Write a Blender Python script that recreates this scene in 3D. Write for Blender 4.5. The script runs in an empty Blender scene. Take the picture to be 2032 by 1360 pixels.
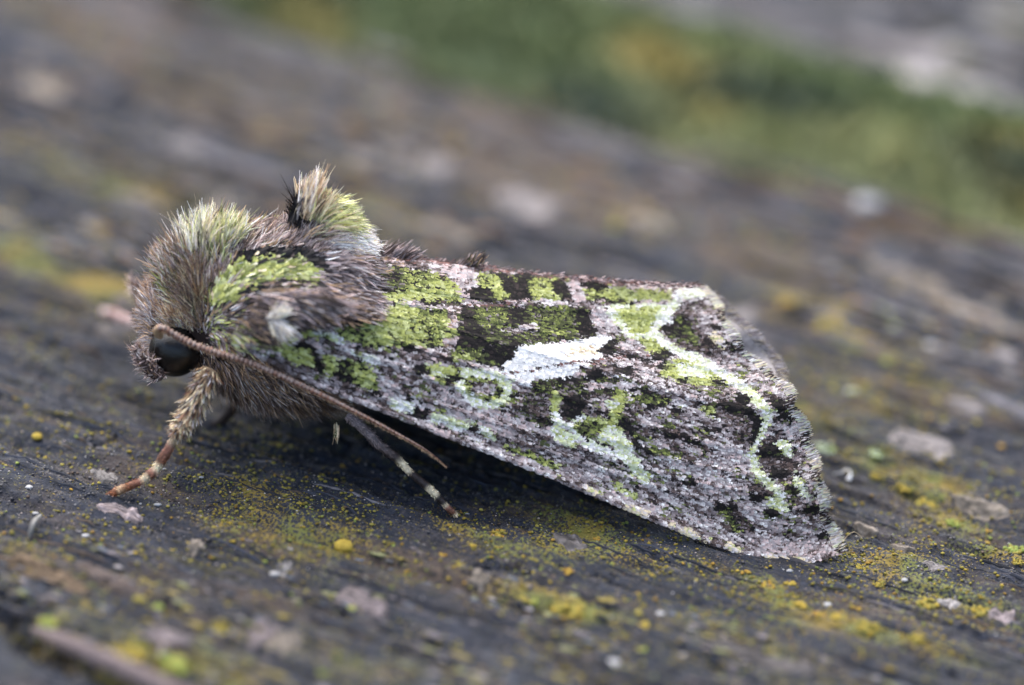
import bpy, math
import numpy as np
from mathutils import Matrix, Vector

# ---------------------------------------------------------------- camera, sky, sun, exposure
# 1 Blender unit = 1 cm; lengths below are written in millimetres and multiplied by U
U = 0.1
sc = bpy.context.scene
sc.unit_settings.system = 'METRIC'
sc.unit_settings.scale_length = 0.01
sc.unit_settings.length_unit = 'MILLIMETERS'
rng = np.random.default_rng(11)

PXMM = 60.0            # photograph pixels per millimetre in the plane of focus
DIST = 190.0           # lens to plane through the origin (mm)
ELEV, ROLL = math.radians(28), math.radians(5)
_r = np.array([1.0, 0, 0])
DV = np.array([0, math.cos(ELEV), -math.sin(ELEV)])
_u = np.array([0, math.sin(ELEV), math.cos(ELEV)])
RV = math.cos(ROLL) * _r + math.sin(ROLL) * _u
UV = math.cos(ROLL) * _u - math.sin(ROLL) * _r
QC = UV * (280 / PXMM)
CAM = QC - DV * DIST

cam_data = bpy.data.cameras.new('camera')
cam = bpy.data.objects.new('camera', cam_data)
sc.collection.objects.link(cam)
cam_data.sensor_width = 36
cam_data.lens = 36 * DIST / (2032 / PXMM)
cam_data.clip_start = 0.5
cam_data.clip_end = 20000
m = Matrix(((RV[0], UV[0], -DV[0], CAM[0] * U), (RV[1], UV[1], -DV[1], CAM[1] * U), (RV[2], UV[2], -DV[2], CAM[2] * U), (0, 0, 0, 1)))
cam.matrix_world = m
cam_data.dof.use_dof = True
cam_data.dof.focus_distance = (DIST - 2.35) * U
APERTURE = 9.3        # entrance pupil, mm
cam_data.dof.aperture_fstop = cam_data.lens * 1e-3 / (APERTURE * U)
cam_data.dof.aperture_blades = 0
sc.camera = cam

SUN_EL, SUN_AZ = math.radians(62), math.radians(-35)   # azimuth from +Y (behind the moth) towards -X
world = bpy.data.worlds.new('World')
sc.world = world
world.use_nodes = True
wn = world.node_tree.nodes
bg = wn['Background']
sky = wn.new('ShaderNodeTexSky')
sky.sky_type = 'NISHITA'
sky.sun_disc = False
sky.sun_elevation = SUN_EL
sky.sun_rotation = SUN_AZ
sky.air_density = 1.0
sky.dust_density = 4.0
sky.ozone_density = 0.6
world.node_tree.links.new(sky.outputs[0], bg.inputs[0])
bg.inputs[1].default_value = 0.15

sun_d = bpy.data.lights.new('sun', 'SUN')
sun_d.energy = 1.5
sun_d.angle = math.radians(100)
sun_d.color = (1.0, 0.93, 0.84)
sun = bpy.data.objects.new('sun', sun_d)
sc.collection.objects.link(sun)
sdir = Vector((math.sin(SUN_AZ) * math.cos(SUN_EL), math.cos(SUN_AZ) * math.cos(SUN_EL), math.sin(SUN_EL)))
sun.rotation_euler = sdir.to_track_quat('Z', 'Y').to_euler()
sun.location = sdir * 60

sc.view_settings.view_transform = 'Standard'
sc.view_settings.look = 'None'
sc.view_settings.gamma = 1
sc.view_settings.exposure = 1.0
sc.view_settings.use_curve_mapping = False
sc.cycles.use_denoising = True
sc.cycles.max_bounces = 6
sc.cycles.diffuse_bounces = 3
sc.cycles.glossy_bounces = 2
sc.cycles.transmission_bounces = 2

# ---------------------------------------------------------------- geometry helpers (millimetres)
def ray(px, py):
    px = np.asarray(px, float); py = np.asarray(py, float)
    p = QC + ((px - 1016) / PXMM)[..., None] * RV + ((680 - py) / PXMM)[..., None] * UV
    d = p - CAM
    return d / np.linalg.norm(d, axis=-1, keepdims=True)

def on_y(px, py, Y):
    d = ray(px, py); Y = np.asarray(Y, float)
    t = (Y - CAM[1]) / d[..., 1]
    return CAM + d * t[..., None]

def on_z(px, py, Z=0.0):
    d = ray(px, py); Z = np.asarray(Z, float)
    t = (Z - CAM[2]) / d[..., 2]
    return CAM + d * t[..., None]

def project(P):
    v = P - CAM
    z = v @ DV
    return 1016 + (v @ RV) / z * DIST * PXMM, 680 - (v @ UV) / z * DIST * PXMM

def hash2(ix, iy, seed):
    h = (ix.astype(np.int64) * 374761393 + iy.astype(np.int64) * 668265263 + seed * 1442695041) & 0xFFFFFFFF
    h = ((h ^ (h >> 13)) * 1274126177) & 0xFFFFFFFF
    return ((h ^ (h >> 16)) & 0xFFFFFF) / float(0xFFFFFF)

def noise(x, y, seed=0):
    ix = np.floor(x); iy = np.floor(y)
    fx = x - ix; fy = y - iy
    fx = fx * fx * (3 - 2 * fx); fy = fy * fy * (3 - 2 * fy)
    a = hash2(ix, iy, seed); b = hash2(ix + 1, iy, seed); c = hash2(ix, iy + 1, seed); d = hash2(ix + 1, iy + 1, seed)
    return (a * (1 - fx) + b * fx) * (1 - fy) + (c * (1 - fx) + d * fx) * fy

def fbm(x, y, seed=0, n=4):
    s = 0; a = 0.5; t = 0
    for k in range(n):
        s = s + a * noise(x * 2 ** k, y * 2 ** k, seed + 17 * k); t += a; a *= 0.5
    return s / t

def inside(poly, x, y):
    poly = np.asarray(poly, float)
    r = np.zeros(np.shape(x), bool)
    j = len(poly) - 1
    for i in range(len(poly)):
        xi, yi = poly[i]; xj, yj = poly[j]
        if yi != yj:
            r ^= ((yi > y) != (yj > y)) & (x < (xj - xi) * (y - yi) / (yj - yi) + xi)
        j = i
    return r

def seg_dist(pts, x, y):
    """distance to a polyline and position 0..1 along it"""
    best = np.full(np.shape(x), 1e9); pos = np.zeros(np.shape(x))
    n = len(pts) - 1
    for i in range(n):
        ax, ay = pts[i][:2]; bx, by = pts[i + 1][:2]
        dx, dy = bx - ax, by - ay
        L = dx * dx + dy * dy + 1e-12
        t = np.clip(((x - ax) * dx + (y - ay) * dy) / L, 0, 1)
        d = np.hypot(x - ax - t * dx, y - ay - t * dy)
        w = d < best
        best = np.where(w, d, best); pos = np.where(w, (i + t) / n, pos)
    return best, pos

def curve(pts, t):
    """Catmull-Rom through pts, t in 0..1 (by chord length)"""
    pts = np.asarray(pts, float); t = np.asarray(t, float)
    k = np.concatenate([[0], np.cumsum(np.linalg.norm(np.diff(pts, axis=0), axis=1))]); k /= k[-1]
    out = np.zeros(t.shape + (pts.shape[1],))
    i = np.clip(np.searchsorted(k, t, side='right') - 1, 0, len(pts) - 2)
    f = (t - k[i]) / (k[i + 1] - k[i])
    p0 = pts[np.maximum(i - 1, 0)]; p1 = pts[i]; p2 = pts[i + 1]; p3 = pts[np.minimum(i + 2, len(pts) - 1)]
    f = f[..., None]
    return 0.5 * (2 * p1 + (p2 - p0) * f + (2 * p0 - 5 * p1 + 4 * p2 - p3) * f ** 2 + (3 * p1 - p0 - 3 * p2 + p3) * f ** 3)

def unit(v):
    return v / np.maximum(np.linalg.norm(v, axis=-1, keepdims=True), 1e-9)

def srgb(r, g, b):
    c = np.array([r, g, b]) / 255.0
    return np.where(c <= 0.04045, c / 12.92, ((c + 0.055) / 1.055) ** 2.4)

# ---------------------------------------------------------------- object helpers
def mesh_obj(name, V, F, mat, parent=None, col=None, smooth=True, origin=None, extra=None):
    """V in mm (world); F an int array (n,k) or a list of such arrays; origin: where the object's own origin sits"""
    o3 = np.zeros(3) if origin is None else np.asarray(origin, float)
    me = bpy.data.meshes.new(name)
    V = np.asarray(V, float)
    Fs = F if isinstance(F, list) else [F]
    loops = np.concatenate([np.asarray(f).ravel() for f in Fs]).astype(np.int32)
    sizes = np.concatenate([np.full(len(f), np.asarray(f).shape[1]) for f in Fs]).astype(np.int32)
    starts = np.concatenate([[0], np.cumsum(sizes)[:-1]]).astype(np.int32)
    me.vertices.add(len(V)); me.loops.add(len(loops)); me.polygons.add(len(sizes))
    me.vertices.foreach_set('co', ((V - o3) * U).astype(np.float32).ravel())
    me.loops.foreach_set('vertex_index', loops)
    me.polygons.foreach_set('loop_start', starts)
    me.polygons.foreach_set('loop_total', sizes)
    me.polygons.foreach_set('use_smooth', np.full(len(sizes), bool(smooth)))
    me.update(calc_edges=True)
    if col is not None:
        a = me.color_attributes.new('Col', 'FLOAT_COLOR', 'POINT')
        c = np.ones((len(V), 4), np.float32); c[:, :3] = col
        a.data.foreach_set('color', c.ravel())
    if extra is not None:
        a = me.color_attributes.new('patch', 'FLOAT_COLOR', 'POINT')
        c = np.ones((len(V), 4), np.float32); c[:, :extra.shape[1]] = extra
        a.data.foreach_set('color', c.ravel())
    me.materials.append(mat)
    ob = bpy.data.objects.new(name, me)
    sc.collection.objects.link(ob)
    ob.location = o3 * U
    if parent is not None:
        ob.parent = parent
        ob.location = (o3 - PORIG.get(parent.name, np.zeros(3))) * U
    PORIG[ob.name] = o3
    return ob
PORIG = {}

def empty(name, loc):
    o = bpy.data.objects.new(name, None)
    o.empty_display_size = 0.2
    sc.collection.objects.link(o)
    o.location = np.asarray(loc, float) * U
    PORIG[o.name] = np.asarray(loc, float)
    return o

def tag(o, label=None, cat=None, group=None, kind=None):
    if label: o['label'] = label
    if cat: o['category'] = cat
    if group: o['group'] = group
    if kind: o['kind'] = kind
    return o

def grid_faces(n, k, wrap=False):
    i = np.arange(n - 1)[:, None]; j = np.arange(k if wrap else k - 1)[None, :]
    j2 = (j + 1) % k
    return np.stack(np.broadcast_arrays(i * k + j, i * k + j2, (i + 1) * k + j2, (i + 1) * k + j), -1).reshape(-1, 4)

def tube(P, R, n=10, flat=None):
    """closed-ended tube along P (m,3) with radii R (m); returns V,F"""
    P = np.asarray(P, float); R = np.asarray(R, float)
    T = unit(np.gradient(P, axis=0))
    ref = np.array([0.13, 0.21, 1.0])
    A = unit(np.cross(T, ref)); B = np.cross(T, A)
    th = np.linspace(0, 2 * np.pi, n, endpoint=False)
    V = P[:, None] + R[:, None, None] * (np.cos(th)[None, :, None] * A[:, None] + np.sin(th)[None, :, None] * B[:, None])
    m_ = len(P)
    F = grid_faces(m_, n, True)
    V = np.concatenate([V.reshape(-1, 3), P[:1], P[-1:]])
    a = np.arange(n); b = (a + 1) % n
    c0 = np.stack([b, a, np.full(n, m_ * n)], 1)
    c1 = np.stack([(m_ - 1) * n + a, (m_ - 1) * n + b, np.full(n, m_ * n + 1)], 1)
    return V, [F, np.concatenate([c0, c1])], np.concatenate([np.repeat(np.arange(m_), n), [0, m_ - 1]])

# ---------------------------------------------------------------- materials
def new_mat(name, rough=0.6, spec=0.4):
    mt = bpy.data.materials.new(name)
    mt.use_nodes = True
    b = mt.node_tree.nodes['Principled BSDF']
    b.inputs['Roughness'].default_value = rough
    b.inputs['Specular IOR Level'].default_value = spec
    return mt, mt.node_tree.nodes, mt.node_tree.links, b

def attr_mat(name, rough, spec, grain=0.25, scale=60, bump=0.0, sss=0):
    """vertex colour broken up by fine noise"""
    mt, N, L, b = new_mat(name, rough, spec)
    at = N.new('ShaderNodeAttribute'); at.attribute_name = 'Col'
    tc = N.new('ShaderNodeTexCoord')
    nz = N.new('ShaderNodeTexNoise'); nz.inputs['Scale'].default_value = scale; nz.inputs['Detail'].default_value = 3
    L.new(tc.outputs['Object'], nz.inputs['Vector'])
    mr = N.new('ShaderNodeMapRange'); mr.inputs['From Min'].default_value = 0.3; mr.inputs['From Max'].default_value = 0.7
    mr.inputs['To Min'].default_value = 1 - grain; mr.inputs['To Max'].default_value = 1 + grain
    L.new(nz.outputs['Fac'], mr.inputs['Value'])
    mx = N.new('ShaderNodeVectorMath'); mx.operation = 'SCALE'
    L.new(at.outputs['Color'], mx.inputs[0]); L.new(mr.outputs[0], mx.inputs['Scale'])
    L.new(mx.outputs[0], b.inputs['Base Color'])
    if bump:
        bp = N.new('ShaderNodeBump'); bp.inputs['Strength'].default_value = 0.6; bp.inputs['Distance'].default_value = bump
        L.new(nz.outputs['Fac'], bp.inputs['Height']); L.new(bp.outputs[0], b.inputs['Normal'])
    return mt

M_scale = attr_mat('wing_scale', 0.6, 0.22, 0.15, 90)
M_wing = attr_mat('wing_membrane', 0.7, 0.2, 0.25, 60)
M_hair = attr_mat('moth_hair', 0.5, 0.4, 0.2, 120)
M_body = attr_mat('moth_body', 0.8, 0.2, 0.3, 60)
M_leg = attr_mat('moth_leg', 0.5, 0.4, 0.3, 90, 0.004)
M_ant = attr_mat('antenna', 0.45, 0.4, 0.3, 120, 0.003)
M_lichen = attr_mat('lichen', 0.75, 0.25, 0.25, 70, 0.006)
M_flake = attr_mat('wood_fibre', 0.7, 0.3, 0.35, 45, 0.006)
M_moss = attr_mat('moss', 0.65, 0.3, 0.2, 20)
M_grit = attr_mat('grit', 0.35, 0.5, 0.2, 40, 0.005)

M_eye, N, L, b = new_mat('eye', 0.18, 0.5)
b.inputs['Base Color'].default_value = (0.004, 0.0035, 0.0035, 1)
vo = N.new('ShaderNodeTexVoronoi'); vo.inputs['Scale'].default_value = 260
tc = N.new('ShaderNodeTexCoord'); L.new(tc.outputs['Object'], vo.inputs['Vector'])
bp = N.new('ShaderNodeBump'); bp.inputs['Strength'].default_value = 0.35; bp.inputs['Distance'].default_value = 0.002
L.new(vo.outputs['Distance'], bp.inputs['Height']); L.new(bp.outputs[0], b.inputs['Normal'])

def plank_material():
    mt, N, L, b = new_mat('weathered_wood', 0.6, 0.45)
    tc = N.new('ShaderNodeTexCoord')
    def mapped(sx, sy, sz=1.0):
        mp = N.new('ShaderNodeMapping'); mp.inputs['Scale'].default_value = (sx, sy, sz)
        L.new(tc.outputs['Object'], mp.inputs['Vector']); return mp.outputs[0]
    def noise_n(vec, scale, detail=4, rough=0.6, dist=0.0):
        n = N.new('ShaderNodeTexNoise'); n.inputs['Scale'].default_value = scale; n.inputs['Detail'].default_value = detail
        n.inputs['Roughness'].default_value = rough; n.inputs['Distortion'].default_value = dist
        L.new(vec, n.inputs['Vector']); return n.outputs['Fac']
    def ramp(v, lo, hi):
        r_ = N.new('ShaderNodeMapRange'); r_.interpolation_type = 'SMOOTHSTEP'
        r_.inputs['From Min'].default_value = lo; r_.inputs['From Max'].default_value = hi
        L.new(v, r_.inputs['Value']); return r_.outputs[0]
    def mix(f, a, c):
        n = N.new('ShaderNodeMix'); n.data_type = 'RGBA'
        L.new(f, n.inputs['Factor'])
        for k, s in (('A', a), ('B', c)):
            sock = [i for i in n.inputs if i.name == k and i.type == 'RGBA'][0]
            if isinstance(s, tuple): sock.default_value = (*s, 1)
            else: L.new(s, sock)
        return [o for o in n.outputs if o.type == 'RGBA'][0]
    def math_n(op, a, c):
        n = N.new('ShaderNodeMath'); n.operation = op
        for i, s in enumerate((a, c)):
            if isinstance(s, (int, float)): n.inputs[i].default_value = s
            else: L.new(s, n.inputs[i])
        return n.outputs[0]
    at = N.new('ShaderNodeAttribute'); at.attribute_name = 'patch'
    sp = N.new('ShaderNodeSeparateColor'); L.new(at.outputs['Color'], sp.inputs[0])
    yel, pale, brown = sp.outputs
    g = mapped(0.22, 1.0); iso = mapped(1, 1)
    c = mix(ramp(noise_n(g, 14, 6, 0.65, 0.3), 0.35, 0.68), (0.008, 0.014, 0.029), (0.033, 0.043, 0.070))
    # worn silvery fibres
    f = math_n('ADD', noise_n(g, 30, 5, 0.7, 0.2), math_n('MULTIPLY', pale, 0.26))
    c = mix(ramp(f, 0.60, 0.76), c, (0.165, 0.155, 0.162))
    # brown bare wood
    f = math_n('ADD', noise_n(g, 5, 5, 0.6, 0.4), math_n('MULTIPLY', brown, 0.30))
    c = mix(math_n('MULTIPLY', ramp(f, 0.47, 0.74), 0.75), c, (0.118, 0.080, 0.052))
    # black algal crust
    c = mix(ramp(noise_n(iso, 70, 3, 0.6), 0.55, 0.66), c, (0.011, 0.013, 0.017))
    # mottling in patches of a few tenths of a millimetre: grey mauve and dull ochre
    f = noise_n(iso, 26, 5, 0.75, 0.6)
    c = mix(math_n('MULTIPLY', ramp(f, 0.54, 0.66), 0.7), c, (0.100, 0.088, 0.094))
    f = math_n('ADD', noise_n(mapped(0.6, 1.0), 19, 5, 0.75, 0.8), math_n('MULTIPLY', yel, 0.10))
    c = mix(math_n('MULTIPLY', ramp(f, 0.58, 0.70), 0.6), c, (0.115, 0.098, 0.042))
    c = mix(math_n('MULTIPLY', ramp(noise_n(iso, 33, 4, 0.7, 0.5), 0.56, 0.64), 0.85), c, (0.009, 0.012, 0.018))
    # fine yellow-green lichen film
    f = math_n('ADD', math_n('ADD', noise_n(iso, 95, 2, 0.5), math_n('MULTIPLY', noise_n(iso, 4, 3, 0.6), 0.28)), math_n('MULTIPLY', yel, 0.35))
    lc = mix(ramp(noise_n(iso, 6, 2), 0.4, 0.6), (0.30, 0.22, 0.035), (0.20, 0.22, 0.05))
    c = mix(math_n('MULTIPLY', ramp(f, 0.77, 0.87), 0.85), c, lc)
    c = mix(math_n('MULTIPLY', ramp(noise_n(mapped(0.5, 1.0), 7, 6, 0.7, 0.7), 0.52, 0.64), 0.7), c, (0.010, 0.014, 0.023))
    L.new(c, b.inputs['Base Color'])
    h = math_n('ADD', noise_n(iso, 110, 4, 0.7), math_n('MULTIPLY', noise_n(g, 40, 4, 0.7), 0.8))
    bp = N.new('ShaderNodeBump'); bp.inputs['Strength'].default_value = 1.0; bp.inputs['Distance'].default_value = 0.011
    L.new(h, bp.inputs['Height']); L.new(bp.outputs[0], b.inputs['Normal'])
    rr = N.new('ShaderNodeMapRange'); rr.inputs['To Min'].default_value = 0.42; rr.inputs['To Max'].default_value = 0.8
    L.new(noise_n(iso, 50, 3), rr.inputs['Value']); L.new(rr.outputs[0], b.inputs['Roughness'])
    return mt
M_plank = plank_material()

M_soil, N, L, b = new_mat('soil', 0.9, 0.2)
tc = N.new('ShaderNodeTexCoord'); nz = N.new('ShaderNodeTexNoise'); nz.inputs['Scale'].default_value = 2; nz.inputs['Detail'].default_value = 8
L.new(tc.outputs['Object'], nz.inputs['Vector'])
cr = N.new('ShaderNodeValToRGB'); cr.color_ramp.elements[0].color = (0.02, 0.016, 0.01, 1); cr.color_ramp.elements[1].color = (0.10, 0.09, 0.05, 1)
L.new(nz.outputs['Fac'], cr.inputs[0]); L.new(cr.outputs[0], b.inputs['Base Color'])

# ---------------------------------------------------------------- ground: planks with a mossy gap
PHI = math.radians(-25.5)                       # direction of the grain on the ground
GA = np.array([math.cos(PHI), math.sin(PHI)]); GB = np.array([-math.sin(PHI), math.cos(PHI)])
def to_pq(X, Y): return X * GA[0] + Y * GA[1], X * GB[0] + Y * GB[1]
def px_pq(px, py):
    g = on_z(px, py); return to_pq(g[..., 0], g[..., 1])

_, q1 = px_pq(np.array([800., 1200, 1600, 1900]), np.array([75., 205, 330, 413]))
Q_EDGE = float(np.mean(q1))
_, q2 = px_pq(np.array([1500., 1750, 1950]), np.array([70., 165, 250]))
Q_FAR = float(np.mean(q2))

CRACKS = [  # polylines in the wood surface, with half-width and depth in mm
    ([(-60, 1170), (40, 1216), (75, 1256), (130, 1290), (240, 1330), (420, 1400)], 0.62, 1.9),
    ([(188, 890), (215, 888), (233, 878)], 0.06, 0.16), ([(186, 868), (188, 890)], 0.05, 0.12),
    ([(30, 872), (70, 862)], 0.06, 0.15), ([(560, 935), (600, 925)], 0.07, 0.2), ([(665, 902), (705, 888)], 0.09, 0.25),
    ([(945, 1135), (985, 1132), (1028, 1126)], 0.13, 0.35), ([(1040, 1140), (1060, 1142)], 0.10, 0.3), ([(960, 1200), (1000, 1205), (1120, 1215)], 0.14, 0.35),
    ([(815, 985), (835, 960)], 0.06, 0.2), ([(1962, 1080), (1990, 1084), (2040, 1100)], 0.10, 0.3),
    ([(1640, 850), (1700, 880), (1760, 900)], 0.10, 0.3), ([(330, 1200), (380, 1240)], 0.12, 0.3),
    ([(1080, 1290), (1150, 1330), (1210, 1370)], 0.12, 0.25), ([(100, 690), (260, 720)], 0.10, 0.2), ([(60, 735), (230, 715)], 0.08, 0.15),
]
CR_PQ = []
for pts, w, dep in CRACKS:
    a = np.array(pts, float); p, q = px_pq(a[:, 0], a[:, 1]); CR_PQ.append((list(zip(p, q)), w, dep))

FLAT = [float(v[0]) for v in px_pq(np.array([1540.]), np.array([1095.]))]
def height(p, q):
    """relief of the plank surface, grain coordinates, mm"""
    h = 0.55 * (fbm(p * 0.03, q * 0.22, 3, 3) - 0.5)
    ridg = 1 - np.abs(2 * fbm(p * 0.05 + 3, q * 0.75 + 0.4 * noise(p * 0.08, q * 0.1, 8), 21, 3) - 1)
    h += 0.42 * (ridg ** 2 - 0.55)
    h += 0.12 * (fbm(p * 0.5, q * 2.2, 5, 3) - 0.5)
    h += 0.26 * (fbm(p * 1.3, q * 2.6, 31, 3) - 0.5)
    h -= 0.22 * np.clip(fbm(p * .35, q * 3.2, 35, 3) - .60, 0, 1) * 6
    h += 0.17 * (fbm(p * 4.0, q * 4.6, 41, 3) - 0.5)
    for pts, w, dep in CR_PQ:
        lo = np.min([a for a in pts], axis=0) - 3 * w; hi = np.max([a for a in pts], axis=0) + 3 * w
        mk = (p > lo[0]) & (p < hi[0]) & (q > lo[1]) & (q < hi[1])
        if mk.any():
            d, t = seg_dist(pts, p[mk], q[mk])
            d = d + w * 0.7 * (noise(p[mk] * 5, q[mk] * 5, 61) - 0.5)
            h[mk] -= dep * np.exp(-(d / w) ** 2)
    g = np.exp(-((p - FLAT[0]) ** 2 + (q - FLAT[1]) ** 2) / 4.0 ** 2)     # a shallow smooth hollow where the wing tip rests
    return h * (1 - .7 * g) - .22 * g

PATCH = [  # px, py, rx, ry (image pixels), channel 0 yellow 1 pale 2 brown, strength
    (60, 305, 80, 22, 0, .9), (170, 345, 80, 22, 0, .9), (290, 392, 100, 22, 0, .9), (50, 512, 110, 28, 0, .9), (170, 572, 110, 30, 0, 1), (380, 400, 60, 20, 0, .6),
    (740, 425, 90, 30, 0, .6), (560, 330, 130, 40, 0, .35), (1640, 610, 60, 26, 0, .7), (1730, 690, 90, 28, 0, .8), (1800, 740, 90, 26, 0, .6), (1560, 600, 40, 20, 0, .8),
    (1600, 830, 80, 30, 0, .7), (1700, 770, 100, 30, 0, .4), (1790, 950, 150, 20, 0, 1), (1880, 1025, 70, 25, 0, 1), (1985, 1100, 60, 25, 0, 1), (1740, 905, 80, 24, 0, .7),
    (1130, 1208, 110, 14, 0, 1), (1620, 1215, 150, 22, 0, .9), (1800, 1260, 130, 22, 0, .7), (1150, 1070, 130, 40, 0, .8), (600, 1060, 170, 60, 0, .6), (520, 985, 120, 30, 0, .6),
    (1520, 1165, 160, 25, 0, .9), (970, 1080, 120, 30, 0, .7), (300, 1330, 140, 40, 0, 1), (430, 1360, 100, 40, 0, 1), (130, 1250, 80, 30, 0, .8), (1750, 1110, 140, 40, 0, .7),
    (1900, 1200, 120, 40, 0, .6), (1480, 1290, 200, 30, 0, .4), (700, 1320, 120, 30, 0, .5), (20, 1100, 60, 20, 0, .5),
    (150, 60, 160, 45, 2, .8), (450, 210, 260, 70, 2, .7), (900, 260, 240, 70, 2, .8), (1150, 400, 220, 60, 2, .9), (1330, 380, 60, 26, 2, 1.0), (1480, 520, 160, 50, 2, .7),
    (300, 130, 200, 60, 2, .5), (1700, 640, 150, 40, 2, .7), (1850, 780, 150, 50, 2, .5), (1950, 830, 100, 40, 2, .6), (600, 350, 200, 50, 2, .5), (150, 1130, 220, 30, 2, .6),
    (800, 1130, 150, 30, 2, .5), (560, 1090, 100, 30, 2, .5), (950, 1160, 150, 30, 2, .5), (300, 950, 100, 30, 2, .3),
    (430, 30, 200, 40, 1, .7), (700, 100, 260, 40, 1, .8), (1000, 180, 120, 30, 1, .8), (1500, 340, 120, 26, 1, .7), (180, 620, 120, 20, 1, .5), (450, 470, 150, 30, 1, .5),
    (180, 950, 100, 28, 1, .7), (1880, 590, 160, 26, 1, .7), (1950, 700, 120, 30, 1, .5), (1830, 880, 100, 30, 1, .8), (1900, 985, 120, 20, 1, .5), (300, 1180, 150, 25, 1, .4),
    (900, 1250, 300, 40, 1, .35), (1500, 1330, 300, 40, 1, .3), (560, 1250, 200, 40, 1, .35), (1750, 1060, 150, 24, 1, .4),
]
PT_PQ = []
for px, py, rx, ry, ch, s in PATCH:
    p, q = px_pq(np.array([px, px - rx, px + rx, px, px]), np.array([py, py - rx * .33, py + rx * .33, py - ry, py + ry]))
    PT_PQ.append((p[0], q[0], abs(p[2] - p[1]) / 2, max(abs(q[4] - q[3]) / 2, 0.5), ch, s))
def patches(p, q):
    out = np.zeros(p.shape + (3,))
    wp = p + 3.0 * (fbm(p * .35, q * .5, 71, 3) - .5); wq = q + 2.0 * (fbm(p * .35, q * .6, 72, 3) - .5)
    for a, c, rp, rq, ch, s in PT_PQ:
        out[..., ch] = np.maximum(out[..., ch], s * np.exp(-((wp - a) / rp) ** 2 - ((wq - c) / rq) ** 2))
    return out

def axis_samples(lo, hi, f0, f1, step):
    fine = np.arange(f0, f1, step)
    left = []; x = f0; s = step
    while x > lo: s *= 1.12; x -= s; left.append(max(x, lo))
    right = []; x = fine[-1]; s = step
    while x < hi: s *= 1.12; x += s; right.append(min(x, hi))
    return np.array(left[::-1] + list(fine) + right)

def make_plank(qlo, qhi, name, parent, fine_p, fine_q, step, seedp, seedq):
    P = axis_samples(-260, 260, *fine_p, step); Q = axis_samples(qlo, qhi, *fine_q, step)
    Q[0] = qlo; Q[-1] = qhi
    pp, qq = np.meshgrid(P, Q, indexing='ij')
    h = height(pp + seedp, qq + seedq) if (seedp or seedq) else height(pp, qq)
    for e in (qlo, qhi):                                   # worn, rounded long edges
        d = np.abs(qq - e)
        h = h - 1.6 * np.exp(-(d / 1.1) ** 1.3)
    pt = patches(pp, qq)
    edge = np.exp(-(np.minimum(np.abs(qq - qlo), np.abs(qq - qhi)) / 4.5) ** 2)
    pt[..., 1] = np.maximum(pt[..., 1], 0.95 * edge)
    V = np.stack([pp, qq, h], -1)
    n, k = pp.shape
    idx = np.arange(n * k).reshape(n, k)
    rim = np.concatenate([idx[:, 0], idx[-1, 1:], idx[-2::-1, -1], idx[0, -2:0:-1]])
    Vr = V.reshape(-1, 3)[rim].copy(); Vr[:, 2] = -19.0
    Vall = np.concatenate([V.reshape(-1, 3), Vr])
    r2 = n * k + np.arange(len(rim)); nx = np.roll(np.arange(len(rim)), -1)
    walls = np.stack([rim, r2, r2[nx], rim[nx]], 1)
    patt = np.concatenate([pt.reshape(-1, 3), pt.reshape(-1, 3)[rim]])
    ob = mesh_obj(name, Vall, [grid_faces(n, k), walls, r2[None, ::-1]], M_plank, parent, extra=patt)
    ob.rotation_euler = (0, 0, PHI)
    return ob

deck = empty('wooden_deck', (0, 0, 0))
tag(deck, 'weathered dark grey wooden boards under the moth', None, None, 'structure')
make_plank(-62, Q_EDGE, 'plank', deck, (-22, 24), (-17, 14), 0.1, 0, 0)
make_plank(Q_FAR, Q_FAR + 95, 'plank', deck, (-40, 40), (Q_FAR, Q_FAR + 40), 0.6, 140, 77)
make_plank(Q_FAR + 103, Q_FAR + 200, 'plank', deck, (-40, 40), (Q_FAR + 104, Q_FAR + 130), 1.5, 31, 400)
make_plank(-168, -70, 'plank', deck, (-40, 40), (-110, -71), 1.5, 231, 300)
gm = np.array([[-40000, -40000, -20], [40000, -40000, -20], [40000, 40000, -20], [-40000, 40000, -20]], float)
tag(mesh_obj('ground', gm, np.array([[0, 1, 2, 3]]), M_soil), 'dark soil below the boards', None, None, 'structure')

def surf(X, Y):
    """height of the near plank below a world point"""
    p, q = to_pq(np.atleast_1d(np.asarray(X, float)), np.atleast_1d(np.asarray(Y, float)))
    return height(p, q)
def ground_at(px, py, n=4):
    z = 0.0
    for _ in range(n):
        g = on_z(px, py, z); z = float(surf(g[0], g[1])[0])
    g = on_z(px, py, z); g[2] = z
    return g

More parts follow.
